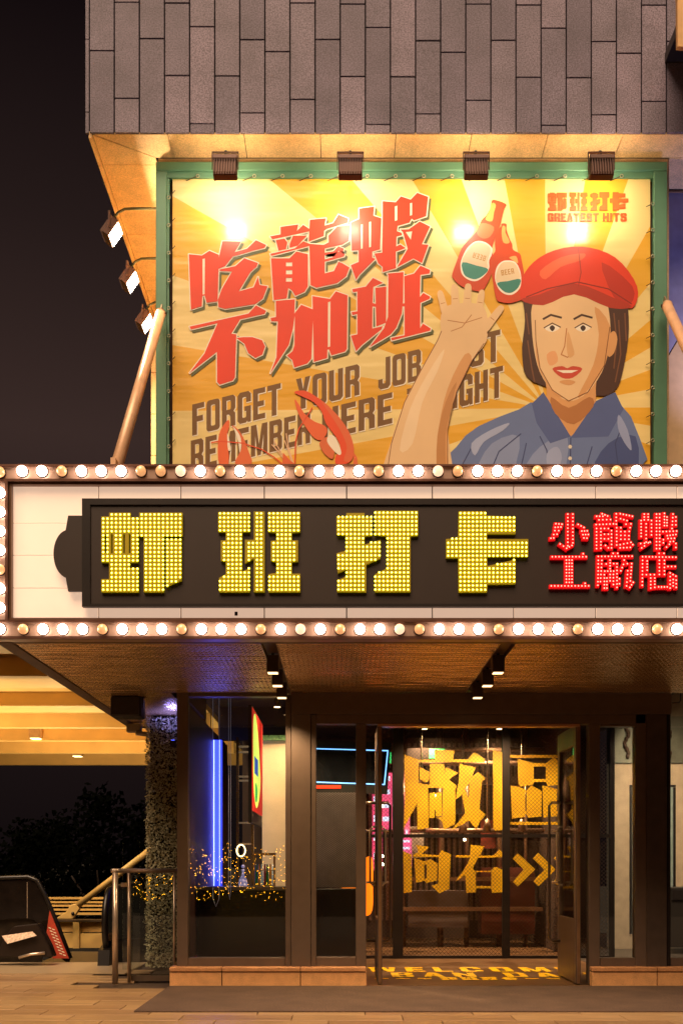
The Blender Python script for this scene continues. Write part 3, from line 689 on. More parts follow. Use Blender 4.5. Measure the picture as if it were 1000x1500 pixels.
P('bottle_glow', [qc([(680,700),(750,685),(770,760),(720,730)])], 'f0b868', smooth=3)
P('label_rim', [qc([(650,730),(740,745),(790,830),(805,930),(790,1020),(720,1085),(640,1085),(570,1030),(530,920),(545,810),(590,750)])], 'fff6e4', smooth=4)
P('label_face', [qc([(650,745),(735,760),(780,840),(790,920),(670,940),(548,955),(550,850),(595,765)])], 'f4dcb4', smooth=3)
P('label_green', [qc([(555,965),(670,945),(795,925),(775,1010),(710,1065),(645,1065),(590,1025)])], '3a8f80', smooth=3)
def small_word(s_, px0, py0, px1, py1, h, col, flip=False):
    d = Vector((px1-px0, py1-py0)); n_ = Vector((d.y, -d.x)).normalized()*h; o_ = Vector((px0, py0))
    for lps in letters(s_, 1.4):
        P('label_letter', [[tuple(o_+d*(1-p[0] if flip else p[0])+n_*(1-p[1] if flip else p[1])) for p in l_] for l_ in lps], col)
small_word('BEER', 734, 404.5, 752.5, 401.5, 8, 'd09a50'); small_word('BEER', 691, 378, 709.5, 383.5, 8, 'd8a868', True)
# lobster claws
qd = zp((310, 560, 4.348))
P('claw_print', [qd([(50,520),(40,420),(50,330),(80,270),(110,242),(112,290),(100,350),(110,520)])], 'ef6a30', smooth=3)
P('claw_print', [qd([(130,275),(175,310),(210,370),(235,440),(255,520),(150,520),(185,440),(190,390),(160,330)])], 'e8703a', smooth=3)
P('claw_white', [qd([(140,285),(180,340),(190,400),(180,450),(170,380),(150,320)])], cream, smooth=3)
P('claw_white', [qd([(100,330),(112,360),(122,430),(105,430)])], cream, smooth=3)
P('claw_print', [qd([(525,65),(590,55),(660,90),(740,150),(820,240),(880,340),(905,420),(895,490),(850,525),(790,520),(790,470),(820,420),(790,350),(730,270),(700,190),(650,130),(580,95)])], 'f0501c', smooth=3)
P('claw_shade', [qd([(700,120),(790,200),(870,310),(905,420),(890,500),(840,500),(860,420),(830,330),(770,230),(715,150)])], 'ea6c3c', smooth=3)
P('claw_print', [qd([(530,110),(560,150),(590,200),(650,250),(720,280),(735,320),(700,370),(650,355),(600,290),(560,220),(535,150)])], 'ef6a34', smooth=3)
P('claw_shade', [qd([(690,380),(740,350),(780,420),(770,490),(720,460),(690,410)])], 'e2703c', smooth=3)
P('claw_white', [qd([(745,340),(780,345),(810,400),(825,450),(810,465),(770,430),(735,380)])], cream, smooth=3)
P('claw_shade', [qd([(905,450),(925,480),(930,525),(900,525)])], 'e8703a')
line('feeler_print', qd([(0,385),(60,378),(200,390),(320,430),(400,480),(450,522)]), 1.6, 'e84e18')
line('feeler_print', qd([(640,165),(600,230),(555,300),(535,380),(530,520)]), 1.8, 'e84e18')
for f_ in ([(385,400),(430,450),(480,520)], [(400,380),(450,460),(500,520)], [(475,330),(490,420),(520,515)], [(465,375),(490,440),(510,510)]): line('leg_print', qd(f_), 1.5, 'f4c8a0')
P('claw_shade', [qd([(455,450),(500,500),(530,522),(450,522)])], 'ec6a30')
# generic cheerful waiter figure (plain stand-in artwork)
skin, skin2, skin3 = 'f0cb98', 'dfa568', 'c07a40'
P('hair_print', [[(768,470),(765,420),(785,390),(830,372),(880,380),(912,420),(920,480),(912,540),(900,572),(870,580),(780,560),(764,520)]], '4a2a18', smooth=4)
P('skin_print', [[(800,520),(870,520),(872,590),(905,600),(860,660),(810,650),(770,615),(800,595)]], skin2, smooth=3)
P('shirt_print', [[(655,700),(668,655),(700,625),(760,600),(790,590),(835,640),(870,600),(905,590),(935,640),(922,700)]], '6b7fb0', smooth=2)
P('shirt_shade', [[(770,690),(790,655),(830,640),(820,700)]], '8c9cc6', smooth=3); P('shirt_shade', [[(700,690),(720,650),(760,640),(745,700)]], '8c9cc6', smooth=3)
P('shirt_dark', [[(870,690),(890,650),(930,640),(928,700)]], '46568c', smooth=3)
P('collar_print', [[(778,592),(795,575),(835,640),(805,650),(785,620)]], '55669c'); P('collar_print', [[(872,588),(900,575),(912,600),(890,640),(835,642)]], '55669c')
P('skin_print', [[(783,440),(830,415),(880,430),(893,480),(885,535),(860,575),(832,588),(805,570),(786,535),(778,480)]], skin, smooth=4)
P('cheek_print', [[(870,450),(893,480),(885,535),(860,572),(845,582),(868,535),(876,490)]], skin2, smooth=3)
P('cheek_print', [[(800,520),(812,515),(816,530),(804,536)]], 'ecae78', smooth=3)
for ex in (808, 853):
    P('eye_white', [[(ex-11,482),(ex,476),(ex+11,481),(ex,487)]], 'fbeed8', smooth=3); P('eye_iris', [[(ex-4,481),(ex,477),(ex+4,481),(ex,486)]], '3c2415', smooth=3)
    line('brow_print', [(ex-13,468),(ex-2,462),(ex+13,466)], 3, '45260f'); line('brow_print', [(ex-12,481),(ex,474),(ex+12,480)], 1.5, '45260f')
line('nose_print', [(829,482),(826,508),(821,520),(830,524),(838,520)], 1.5, skin3)
P('lip_print', [[(808,541),(822,537),(830,540),(838,537),(852,541),(838,554),(822,554)]], 'cf4a30', smooth=3); P('teeth_print', [[(814,543),(846,543),(836,547),(824,547)]], 'fff4e0')
P('cap_print', [[(762,440),(768,400),(800,372),(850,362),(900,378),(932,420),(925,452),(895,440),(840,420),(790,436)]], 'e63a14', smooth=4)
P('cap_shade', [[(880,385),(925,420),(922,446),(898,436)]], 'c22c0e', smooth=3); P('cap_shade', [[(762,440),(790,432),(840,416),(895,436),(925,450),(893,452),(840,432),(795,448)]], 'b8300f', smooth=3)
for pts_ in ([(772,500),(778,540),(782,560)], [(770,460),(774,490)], [(905,470),(908,520),(900,560)], [(898,460),(902,500),(898,540)], [(914,460),(916,500)]): line('hair_strand', pts_, 2.0, '7a4c2c')
P('cheek_print', [[(784,500),(790,540),(806,568),(822,582),(812,578),(796,556),(786,530)]], skin2, smooth=3)
P('nose_shade', [[(831,486),(838,508),(840,520),(832,524),(829,508)]], 'e2b077', smooth=3)
P('chin_shade', [[(818,560),(830,557),(842,560),(832,565)]], 'dca268', smooth=3)
P('neck_shade', [[(806,582),(832,598),(862,582),(868,596),(840,622),(812,606)]], 'b97a42', smooth=3)
P('skin_print', [[(892,492),(899,486),(903,498),(898,518),(889,522)]], skin2, smooth=3)
P('cap_highlight', [[(790,398),(820,378),(855,372),(850,382),(820,392),(798,410)]], 'f5683a', smooth=3)
line('cap_seam', [(846,364),(850,400),(846,420)], 1.3, 'a82a0c'); line('cap_seam', [(770,436),(800,424),(845,414),(890,424),(924,446)], 1.5, '8e220a')
for pts_ in ([(672,690),(690,656),(716,634)], [(716,695),(730,662),(762,636)], [(760,695),(770,650)], [(905,690),(900,650),(912,620)], [(835,642),(834,690)], [(856,690),(866,655)], [(790,640),(800,660),(802,690)]): line('shirt_fold', pts_, 1.5, '3c4878')
P('shirt_light', [[(690,650),(715,632),(745,620),(735,632),(708,648),(695,668)]], 'a9b6da', smooth=3)
P('shirt_light', [[(800,665),(815,655),(822,672),(812,695),(802,690)]], 'a3b0d6', smooth=3); P('shirt_light', [[(905,608),(918,630),(924,660),(914,650),(904,628)]], '97a5cf', smooth=3)
for b_ in (655, 672): P('shirt_button', [[(834+3*math.cos(k), b_+3*math.sin(k)) for k in (0, 1.05, 2.1, 3.14, 4.2, 5.2)]], 'e8e0cc')
line('face_contour', [(783,470),(784,500),(790,540),(808,572),(832,588),(860,575),(884,536),(892,480)], 1.1, '8a5428')
# raised open hand
P('skin_print', [[(565,700),(572,650),(592,590),(615,545),(640,500),(652,478),(705,478),(712,500),(690,530),(668,575),(655,630),(656,700)]], skin, smooth=3)
P('cheek_print', [[(690,530),(668,575),(655,630),(656,700),(640,700),(642,630),(655,570),(680,520)]], skin2, smooth=3)
P('skin_print', [[(645,482),(648,455),(665,446),(700,446),(712,460),(712,490),(690,505),(660,503)]], skin, smooth=3)
for k, (a, c, w_) in enumerate((((652,460),(644,430),10),((667,456),(665,421),11),((683,456),(685,420),11),((700,459),(705,429),10),((708,484),(733,452),11))):
    A, C = Vector(a), Vector(c); t = (C-A).normalized(); n_ = Vector((-t.y, t.x))*w_/2
    P('skin_print', [[tuple(A-n_), tuple((A+C)/2-n_*1.02), tuple(C-n_*.85), tuple(C+t*4), tuple(C+n_*.85), tuple((A+C)/2+n_*1.02), tuple(A+n_)]], skin, smooth=3)
    line('crease_print', [tuple(A+(C-A)*.5-n_*.6), tuple(A+(C-A)*.5+n_*.6)], .9, skin3)
P('arm_light', [[(585,660),(600,600),(625,550),(650,512),(640,545),(618,590),(604,650)]], 'f8dcb2', smooth=3)
P('arm_shade', [[(640,700),(640,640),(652,590),(668,560),(662,590),(652,640),(652,700)]], 'c98e52', smooth=3)
line('arm_contour', [(567,690),(573,650),(592,590),(615,545),(640,500),(646,486)], 1.1, '8a5428'); line('arm_contour', [(708,504),(690,530),(668,575),(655,630),(655,690)], 1.1, '8a5428')
line('crease_print', [(655,470),(680,474),(705,466)], 1, skin3); line('crease_print', [(660,486),(676,480),(690,462)], 1, skin3)
# lacing
eye_me = mesh_only(MB().tube([(.016*math.cos(a*math.pi/5), 0, .016*math.sin(a*math.pi/5)) for a in range(11)], .004, 5), 'eyelet', mat('zinc', 'b8b49a', .4, .8), smooth=True)
cordm = mat('lacing_cord', '3a2410', .7)
def lace(pr, ph):
    a = W(pr[0], pr[1], YG); c = W(ph[0], ph[1], YPN)
    child(eye_me, 'eyelet', bb_, (a.x, YG-.008, a.z))
    MB().tube([(a.x, YG-.008, a.z), (c.x, YPN-.012, c.z)], .0035, 5).build('lacing_cord', cordm, bb_)
    
for k in range(17):
    px = 290+k*41.3
    if px < 945: lace((px, 258.5), (px-17, 266))
for k in range(11): lace((955, 299+k*38.5), (945, 304+k*38.5))
for k in range(10): lace((247.5, 290+k*40.5), (257, 280+k*40.5))

# ------------------------------------------------------------------ floodlights
finm = mat('flood_casting', '4a3026', .45, .5, var=.1); fl_lens = emat('flood_lens', 'fff3dc', 25)
def flood(name_label, loc, rotz, group, power, arm_pts, tilt=38, lensm_=None, parts_arm='arm'):
    """head local: faces +Y (towards its wall), origin at its centre"""
    t = thing('floodlight', loc, name_label, 'floodlight', group); t.rotation_euler = (0, 0, rotz)
    rot = Matrix.Rotation(R(-tilt), 4, 'X')
    def bld(mb, nm, m, parent=t, smooth=False, bevel=0, tilted=True):
        if tilted: mb.v = [tuple(rot @ Vector(v)) for v in mb.v]
        me = bpy.data.meshes.new(nm); me.from_pydata(mb.v, [], mb.f); me.update()
        bm = bmesh.new(); bm.from_mesh(me); bmesh.ops.recalc_face_normals(bm, faces=bm.faces)
        if bevel: bmesh.ops.bevel(bm, geom=list(bm.edges), offset=bevel, segments=1, affect='EDGES')
        bm.to_mesh(me); bm.free(); me.materials.append(m)
        if smooth:
            for p in me.polygons: p.use_smooth = True
        o = bpy.data.objects.new(nm, me); COL.objects.link(o); o.parent = parent; return o
    bld(MB().box(-.115, .115, -.03, .05, -.10, .10), 'housing', finm, bevel=.006)
    for k in range(9):
        bld(MB().box(-.104+k*.0248, -.096+k*.0248, -.06, -.0301, -.095, .045), 'cooling_fin', finm)
    bld(MB().box(-.12, .12, -.055, -.031, .055, .10), 'driver_box', finm, bevel=.004)
    bld(MB().box(-.10, .10, .0505, .0545, -.085, .085), 'lens', lensm_ or fl_lens)
    yk = MB().box(-.13, -.122, -.01, .01, -.02, .14).box(.122, .13, -.01, .01, -.02, .14).box(-.13, .13, -.01, .01, .1402, .15)
    bld(yk, 'bracket', finm, tilted=False)
    bld(MB().tube(arm_pts, .014, 8), 'arm', mat('arm_green_black', '2e3325', .4, .3), smooth=True, tilted=False)
    L = bpy.data.lights.new('flood_light', 'AREA'); L.shape = 'RECTANGLE'; L.size = .19; L.size_y = .16; L.energy = power; L.color = (1, .70, .40)
    lo = bpy.data.objects.new('flood_light', L); COL.objects.link(lo); lo.parent = t
    lo.matrix_parent_inverse = Matrix.Identity(4)
    # area lights shine along local -Z: turn to +Y, then tilt
    lo.matrix_local = (Matrix.Rotation(R(28), 4, 'X') if rotz == 0 else rot) @ Matrix.Translation((0, .062, 0)) @ Matrix.Rotation(R(90), 4, 'X')
    return t
YF = 9.87-10.5
for i, (px, nm) in enumerate(((330, 'leftmost floodlight over the billboard, above the headline start'), (513, 'floodlight over the billboard, second from its left end'), (697, 'floodlight above the two beer bottles on the billboard'), (880, 'rightmost floodlight, above the small logo on the billboard'))):
    c = W(px, 245.5, YF)
    flood(nm, (c.x, YF, c.z), 0, 'floodlights along the top of the billboard', 9, [(0, 0, .145), (0, .05, .19), (0, .2, .215), (0, .48, .215)], tilt=8)
for i, (D, nm) in enumerate(((10.96, 'nearest and highest of the three side floodlights on curved arms'), (11.86, 'middle of the three side floodlights on curved arms'), (12.77, 'farthest and lowest-looking side floodlight, just above the strut tip'))):
    flood(nm, (-2.47, D-10.5, 8.06), R(-90), 'floodlights on curved arms left of the billboard', 80,
          [(0, .02, .15), (0, .07, .21), (0, .14, .245), (0, .22, .25), (0, .58, .25)], tilt=35)

# diagonal stay tubes
tubem = mat('stay_tube_paint', 'e0b48e', .35, .1, var=.12)
def stay(a, c, label):
    a, c = Vector(a), Vector(c); t = thing('stay_tube', c, label, 'strut', 'diagonal stay tubes holding the marquee'); d = (a-c).normalized()
    MB().tube([c+d*.05, a-d*.16], .05, 14).build('tube', tubem, t, True)
    MB().tube([a-d*.16, a-d*.14, a-d*.10], .056, 14, .03).build('end_cap', tubem, t, True)
    lg = MB().box(-.006, .006, -.03, .03, 0, .17).build('lug', mat('lug_steel', 'a08c70', .4, .6), t)
    lg.parent = t; lg.matrix_parent_inverse = Matrix.Identity(4); lg.location = (a-c)-d*.17; lg.rotation_euler = d.to_track_quat('Z', 'Y').to_euler()
    MB().tube([a-d*.15+Vector((-.06, 0, 0)), a-d*.15+Vector((.06, 0, 0))], .012, 6).build('pin', dark, t)
    MB().box(c.x-.02, c.x+.02, c.y-.08, c.y+.08, zt-.005, zt+.12).build('foot_plate', tubem, t)
xw = X(237, -.1)
stay((xw+.02, -.18, Z(450, -.18)), (xw+.015, -2.30, Z(690, -2.3)), 'bronze stay tube rising left of the billboard to its green frame')
xw = X(968, -.1)
stay((xw+.0, -.18, Z(438, -.18)), (xw-.0, -2.30, Z(700, -2.3)), 'bronze stay tube over the right edge of the green frame')

# ================================================================== storefront
sf_ = thing('storefront', (.9, 0, 0), 'bronze-framed glass shopfront with double doors standing open', 'storefront')
def post(x0, x1, y0, y1, name='post', dy=(0, .12), m=steel, par=None):
    return MB().box(X(x0, dy[0]), X(x1, dy[0]), dy[0], dy[1], Z(y1, dy[0]), Z(y0, dy[0])).build(name, m, par or sf_, bevel=.004)
zh = Z(1417.5, 0)
post(259, 275.5, 1012, 1417, dy=(0, .14)); post(418, 426, 1018, 1417, dy=(0, .1)); post(426.3, 455, 1046, 1417, dy=(-.02, .14)); post(455.3, 463, 1047, 1417, dy=(0, .12)); post(521, 536, 1060.3, 1417, dy=(0, .12))
post(275.8, 417.7, 1012, 1020, 'top_rail', (.01, .13)); post(275.8, 417.7, 1403, 1417, 'bottom_rail', (.01, .13))
post(463.3, 520.7, 1402, 1417, 'bottom_rail', (.01, .13))
post(426, 983, 1015, 1045.7, 'fascia_beam', (-.03, .2)); post(463.3, 945, 1046, 1060, 'header_rail', (0, .14))
post(862, 878, 1060.3, 1443, dy=(0, .13)); post(930, 946, 1046.3, 1420, dy=(0, .12)); post(878.3, 929.7, 1060.3, 1064, 'top_rail', (.01, .12)); post(878.3, 929.7, 1403, 1420, 'bottom_rail', (.01, .12))
post(946.3, 976, 1046, 1420, 'wide_post', (-.02, .3), mat('post_dark_bronze', '51433a', .45, .3)); post(976.3, 981.5, 1046, 1420, 'post', (.02, .3), dark)  # darker bronze on the wide post
post(981.8, 1100, 1403, 1420, 'bottom_rail', (.01, .12))
post(846.5, 849, 1061, 1443, 'door_stop', (.1, .16), dark)
MB().box(X(553, 0), X(848, 0), -.01, .13, Z(1064, 0), Z(1060.4, 0)).build('door_head', mat('bright_bronze_strip', 'c09070', .3, .7), sf_)
def pane(x0, x1, y0, y1, Y=.06):
    return MB().box(X(x0, Y), X(x1, Y), Y, Y+.008, Z(y1, Y), Z(y0, Y)).build('glass_pane', glass, sf_)
pane(275, 418, 1018, 1405); pane(463, 521, 1058, 1404); pane(878, 930, 1063, 1405); pane(981.5, 1150, 1010, 1405)
# side return glass
MB().box(X(262, 0)-.01, X(262, 0), .14, 4.5, .2, 3.0).build('side_panel', mat('side_dark', '3a2018', .5), sf_)
# plinths
def plinth(xs_, x_end, label, yb0):
    t = thing('plinth', (X((xs_[0]+xs_[-1])/2, -.1), -.1, 0), label, 'plinth', 'granite plinths under the shopfront')
    for a, c in zip(xs_[:-1], xs_[1:]):
        MB().box(X(a, -.1)+.004, X(c, -.1)-.004, -.1, .16, .0, .145).build('granite_block', granite, t, bevel=.004)
        MB().box(X(a, -.1)-.002+.004, X(c, -.1)-.004, -.115, .16, .153, .197).build('cap_stone', mat('cap_granite', 'c0895a', .55, fine=.4, fscale=150), t, bevel=.006)
    MB().box(X(xs_[0], -.1)+.01, X(xs_[-1], -.1)-.01, -.085, .15, .003, .19).build('core', black, t)
plinth([248, 325, 440, 537], 0, 'long rust-coloured granite plinth left of the doorway', 0)
plinth([866, 962, 1070], 0, 'short rust-coloured granite plinth right of the doorway', 0)
# doors
def handle_loop(x, sgn, y, z0, z1, out, r, parent):
    MB().tube([(x, y, z1), (x+sgn*(out-.03), y, z1), (x+sgn*out, y, z1-.03), (x+sgn*out, y, z0+.03), (x+sgn*(out-.03), y, z0), (x, y, z0)], r, 8).build('handle', stain if r < .013 else mat('pipe_handle', '6e6058', .3, .8), parent, True)
def door(x0, x1, label):
    d = sf_
    y0, y1 = .03, .93; z0, z1 = .015, 2.695
    o = MB()
    # stiles and rails as one leaf
    o.box(x0, x1, y0, y0+.11, z0, z1).box(x0, x1, y1-.09, y1, z0, z1).box(x0, x1, y0+.1102, y1-.0902, z0, .68).box(x0, x1, y0+.1102, y1-.0902, z1-.2, z1)
    leaf = o.build('door', steel, d, bevel=.003); leaf['label'] = label
    xm = (x0+x1)/2
    MB().box(xm-.004, xm+.004, y0+.112, y1-.092, .682, z1-.202).build('glass_pane', glass, leaf)
    for sg_, xf in ((-1, x0), (1, x1)):
        handle_loop(xf, sg_, .80, .40, 1.93, .12, .015, leaf)
        handle_loop(xf, sg_, .68, 1.02, 1.66, .06, .012, leaf)
        MB().tube([(xf, .75, 1.93), (xf+sg_*.10, .75, 1.93)], .016, 8).build('handle_boss', stain, leaf, True)
        MB().tube([(xf, .75, 1.62), (xf+sg_*.10, .75, 1.62)], .012, 8).build('handle_boss', stain, leaf, True)
        MB().tube([(xf, .75, 1.05), (xf+sg_*.10, .75, 1.05)], .012, 8).build('handle_boss', stain, leaf, True)
    MB().box(x0+.01, x1-.01, y0-.012, y0-.001, z0, z1).build('edge_strip', mat('edge_strip_brass', '9c7858', .3, .7), leaf)
door(X(553, .03), X(559.5, .03), 'left door leaf seen edge-on')
door(X(843, .03), X(850, .03), 'right door leaf swung inward')

# rug
rug = MB().box(-1.75, 4.4, -1.91, -.13, .002, .012).build('door_mat', mat('charcoal_rug', '594538', .95, var=.2, scale=3, fine=.6, fscale=90, bump=.5, bscale=260))
tag(rug, 'long grey-brown carpet runner laid along the entrance front', 'carpet')

# ================================================================== mesh partition (Y = 3)
YS = 3.0
ms = thing('mesh_partition', (1.8, YS, 0), 'expanded-metal screen with gold Chinese characters inside the doors', 'partition')
def expanded(x0, x1, z0, z1, y, pw=.052, ph=.052, s=.0065):
    """lozenge mesh from zig-zag strips"""
    mb = MB(); rows = int((z1-z0)/(ph/2)); cols = int((x1-x0)/(pw/2))
    for r_ in range(0, rows):
        za = z0+r_*ph/2; vs = []
        for c in range(cols+1):
            zz = za+(ph/2 if (c+r_) % 2 else 0); x = x0+c*pw/2
            vs += [(x, y, zz), (x, y, zz+s)]
        fs = [(2*c, 2*c+2, 2*c+3, 2*c+1) for c in range(cols) if (c+r_) % 2 == 0 or True]
        mb.add([(v[0], v[1]+.0004*(r_ % 2), v[2]) for v in vs], fs)
    return mb
meshm = mat('mesh_wire', '5e4a3a', .35, .5, var=.1)
x_l, x_r = X(536, YS), X(935, YS); zbm, ztm = Z(1400, YS), Z(1040, YS)
fxs = [(536, 575), (590, 735), (746, 892)]
for a, c in fxs:
    m_ = expanded(X(a, YS), X(c, YS), zbm, ztm, YS+.01); o = m_.build('mesh_sheet', meshm, ms); o['kind'] = 'stuff'
for a, c in ((575, 590), (735, 746), (892, 899)):
    MB().box(X(a, YS), X(c, YS), YS-.02, YS+.04, .0, ztm).build('mesh_post', dark, ms)
MB().box(x_l, X(892, YS), YS-.015, YS+.03, Z(1405, YS), Z(1400, YS)).build('bottom_rail', dark, ms)
MB().box(x_l, X(892, YS), YS-.012, YS+.03, Z(1227, YS), Z(1222, YS)).build('middle_rail', dark, ms)
qe = zp((590, 1090, 7.143)); qf = zp((700, 1090, 6.25)); qg = zp((560, 1050, 3.333))
SC = [
 [qe([(165,163),(335,160),(335,58),(548,68),(526,108),(525,158),(680,158),(748,82),(858,158),(852,188),(165,188)])],
 [qe([(12,105),(163,162),(160,560),(135,650),(60,780),(8,885),(22,500)])],
 [qe([(170,235),(275,290),(272,390),(225,400),(175,360)])],
 [qe([(280,205),(435,210),(433,325),(448,240),(577,300),(480,375),(562,430),(548,480),(548,800),(535,840),(430,895),(405,800),(345,768),(415,762),(418,458),(262,455),(268,875),(150,892),(148,402),(280,425)])],
 [qe([(275,512),(330,500),(342,560),(350,505),(405,505),(408,752),(345,755),(343,690),(330,690),(330,770),(275,775)])],
 [qe([(594,205),(765,245),(718,342),(790,290),(868,360),(828,385),(800,682),(872,735),(800,815),(768,895),(695,800),(640,830),(510,897),(652,720),(618,525),(555,577),(562,500),(582,400)]), qe([(697,405),(645,470),(690,570)])],
 [qf([(135,55),(232,75),(232,785),(160,792),(140,775)])],
 [qf(rect(288,98,800,124))], [qf(rect(288,712,800,738))],
 [qf([(360,130),(510,175),(620,175),(690,122),(760,160),(750,370),(640,382),(622,345),(515,345),(500,372),(390,387),(370,372)]), qf(rect(510,205,620,318))],
 [qf([(298,375),(430,410),(440,432),(490,375),(582,430),(580,662),(460,674),(446,640),(432,640),(428,667),(310,684)]), qf(rect(430,440,446,610))],
 [qf([(590,375),(720,410),(735,432),(790,380),(870,430),(866,655),(750,672),(738,640),(724,640),(720,660),(600,672)]), qf(rect(722,440,736,610))],
 [qg([(100,655),(142,672),(143,855),(104,862)])],
 [qg([(150,670),(176,662),(165,625),(230,635),(190,670),(275,675),(290,650),(333,672),(325,840),(278,862),(240,825),(272,815),(275,685),(150,685)])],
 [qg([(155,690),(205,705),(235,695),(270,715),(265,800),(215,812),(205,800),(165,812)]), qg(rect(204,722,216,790))],
 [qg([(358,675),(428,675),(430,625),(498,632),(475,677),(545,677),(570,650),(592,667),(590,686),(466,688),(440,740),(455,752),(530,752),(550,732),(592,750),(588,856),(535,860),(532,838),(455,838),(455,858),(410,860),(405,772),(358,804),(410,728),(430,688),(358,686)]), qg(rect(455,758,532,826))],
]
for k in range(3): SC.append([qg([(635+k*100,692),(660+k*100,665),(745+k*100,745),(660+k*100,828),(637+k*100,805),(690+k*100,746)])])
def gold_mat():
    m = mat('gold_mesh_paint', 'f0b814', .5, var=.3, scale=1.1); n = m.node_tree.nodes; l = m.node_tree.links; p = n['Principled BSDF']
    return m
gm = gold_mat()
groups_ = ((0, 6, 'upper left gold character with eleven strokes or more'), (6, 12, None), (12, 15, None), (15, 16, None), (16, 19, None))
for a, c, _ in groups_:
    m_ = MB()
    for i, L_ in enumerate(SC[a:c]): m_.prism([on(l_, YS) for l_ in L_], YS+.012+.0006*i, YS+.03+.0006*i)
    m_.build('gold_character' if a < 16 else 'gold_chevrons', gm, ms)

# ================================================================== interior
rm = thing('interior_room', (1, 6, 0), 'dark industrial interior shell seen through the screen', 'room')
dk = mat('room_brown', '3c2a20', .7, var=.25, scale=2)
MB().box(-1.68, 4.2, 6.8, 6.9, 0, 3.6).build('back_wall', dk, rm)
MB().box(-1.68, 4.2, .25, 6.8, 3.4, 3.5).build('ceiling', mat('room_ceiling', '2a1e18', .7), rm)
MB().box(3.06, 3.12, 3.1, 6.8, 0, 3.4).build('side_wall', dk, rm)
for x, r_ in ((.95, .03), (1.5, .05), (1.9, .04), (2.4, .05), (2.8, .03)):
    MB().tube([(x, 5.0, 0), (x, 5.0, 3.4)], r_, 10).build('pipe', mat('dull_pipe', '8a6c58', .35, .7), rm, True)
for z in (2.75, 2.95, 1.75):
    MB().tube([(.5, 4.6, z), (3.0, 4.6, z)], .035, 8).build('pipe', MATS['dull_pipe'], rm, True)
for z in (.55, 1.0):
    MB().box(.9, 3.0, 4.7, 4.76, z, z+.06).build('shelf', mat('shelf_bronze', '7a5a44', .4, .5), rm)
MB().box(1.0, 1.9, 4.8, 5.3, .3, .85).build('bench', mat('bench_grey', '5a4c4c', .6), rm); MB().box(2.1, 2.9, 4.8, 5.2, .2, 1.2).build('cabinet', mat('cabinet_red', '55221a', .5), rm)
for z0 in (2.5, 2.9):
    MB().box(.8, 3.0, 5.4, 5.5, z0, z0+.12).build('duct', mat('duct_grey', '8c7a6c', .4, .6), rm)
for k in range(34):
    x = -.2+k*.095
    MB().box(x, x+.045, 6.74, 6.799, .3, 3.3).build('wall_rib', mat('wall_rib_metal', '8a7060', .35, .6, var=.3), rm)
for k, (x, z, w_, h_) in enumerate(((.95, 1.35, .35, .5), (1.55, 2.05, .5, .3), (2.2, 1.5, .4, .45), (2.65, 2.1, .3, .5), (1.2, 2.55, .4, .2))):
    MB().box(x, x+w_, 5.6, 5.66, z, z+h_).build('wall_board', mat('wall_board_%d' % k, ('a89a90', '6c7078', '8a4034', '9a8468', '707880')[k], .3, .3, var=.6, scale=6), rm)
for x in (1.15, 1.75, 2.1, 2.6):
    MB().tube([(x, 4.2, 1.9), (x, 4.2, 3.3)], .014, 6).build('hanging_rod', mat('rod_bright', 'c8b09a', .25, .9), rm, True)
    MB().tube([(x, 4.2, 1.72), (x, 4.2, 1.9)], .07, 12, .03).build('lamp_shade', MATS['dull_pipe'], rm, True)
# interior ceiling lamps, assumed and added to light the room
for k, (x, y) in enumerate(((1.3, 2.0), (2.1, 2.0), (1.2, 4.3), (2.3, 4.3), (-.15, .75))):
    t = thing('added_downlight', (x, y, 3.4), ('assumed small round downlight in front of the gold characters, left one', 'assumed small round downlight in front of the gold characters, right one', 'assumed small round downlight behind the screen, left one', 'assumed small round downlight behind the screen, right one', 'added small round downlight brightening the panel near the television')[k], 'downlight', 'added interior ceiling downlights')
    MB().tube([(x, y, 3.4), (x, y, 3.22)], .06, 12).build('can', dark, t, True)
    MB().tube([(x, y, 3.2199), (x, y, 3.215)], .05, 12).build('lens', emat('warm_lens', 'ffd090', 6), t)
    L = bpy.data.lights.new('downlight', 'SPOT'); L.energy = (150, 150, 330, 330, 200)[k]; L.spot_size = R(110); L.spot_blend = .6; L.color = (1, .66, .34); L.shadow_soft_size = .05  # light of the assumed downlights
    lo = bpy.data.objects.new('downlight', L); COL.objects.link(lo); lo.location = (x, y, 3.19); lo.rotation_euler = (R(22 if k < 2 else 0), 0, 0)
for nm_, (x, y), e in (('added unseen downlight brightening the beige wall in the left window', (-.82, 2.5), 130), ('added unseen downlight over the bottle cage', (-.9, 1.7), 22)):  # unseen downlights added to brighten the beige wall and the bottles
    t = thing('added_downlight', (x, y, 3.4), nm_, 'downlight', 'added interior ceiling downlights')  # these two are added and unseen
    MB().tube([(x, y, 3.4), (x, y, 3.26)], .05, 12).build('can', dark, t, True); MB().tube([(x, y, 3.2599), (x, y, 3.255)], .04, 12).build('lens', MATS['warm_lens'], t)
    L = bpy.data.lights.new('downlight', 'SPOT'); L.energy = e; L.spot_size = R(100); L.spot_blend = .6; L.color = (1, .74, .45); L.shadow_soft_size = .05  # added light for the beige wall and the bottles
    lo = bpy.data.objects.new('downlight', L); COL.objects.link(lo); lo.location = (x, y, 3.24); lo.rotation_euler = (R(18), 0, 0)
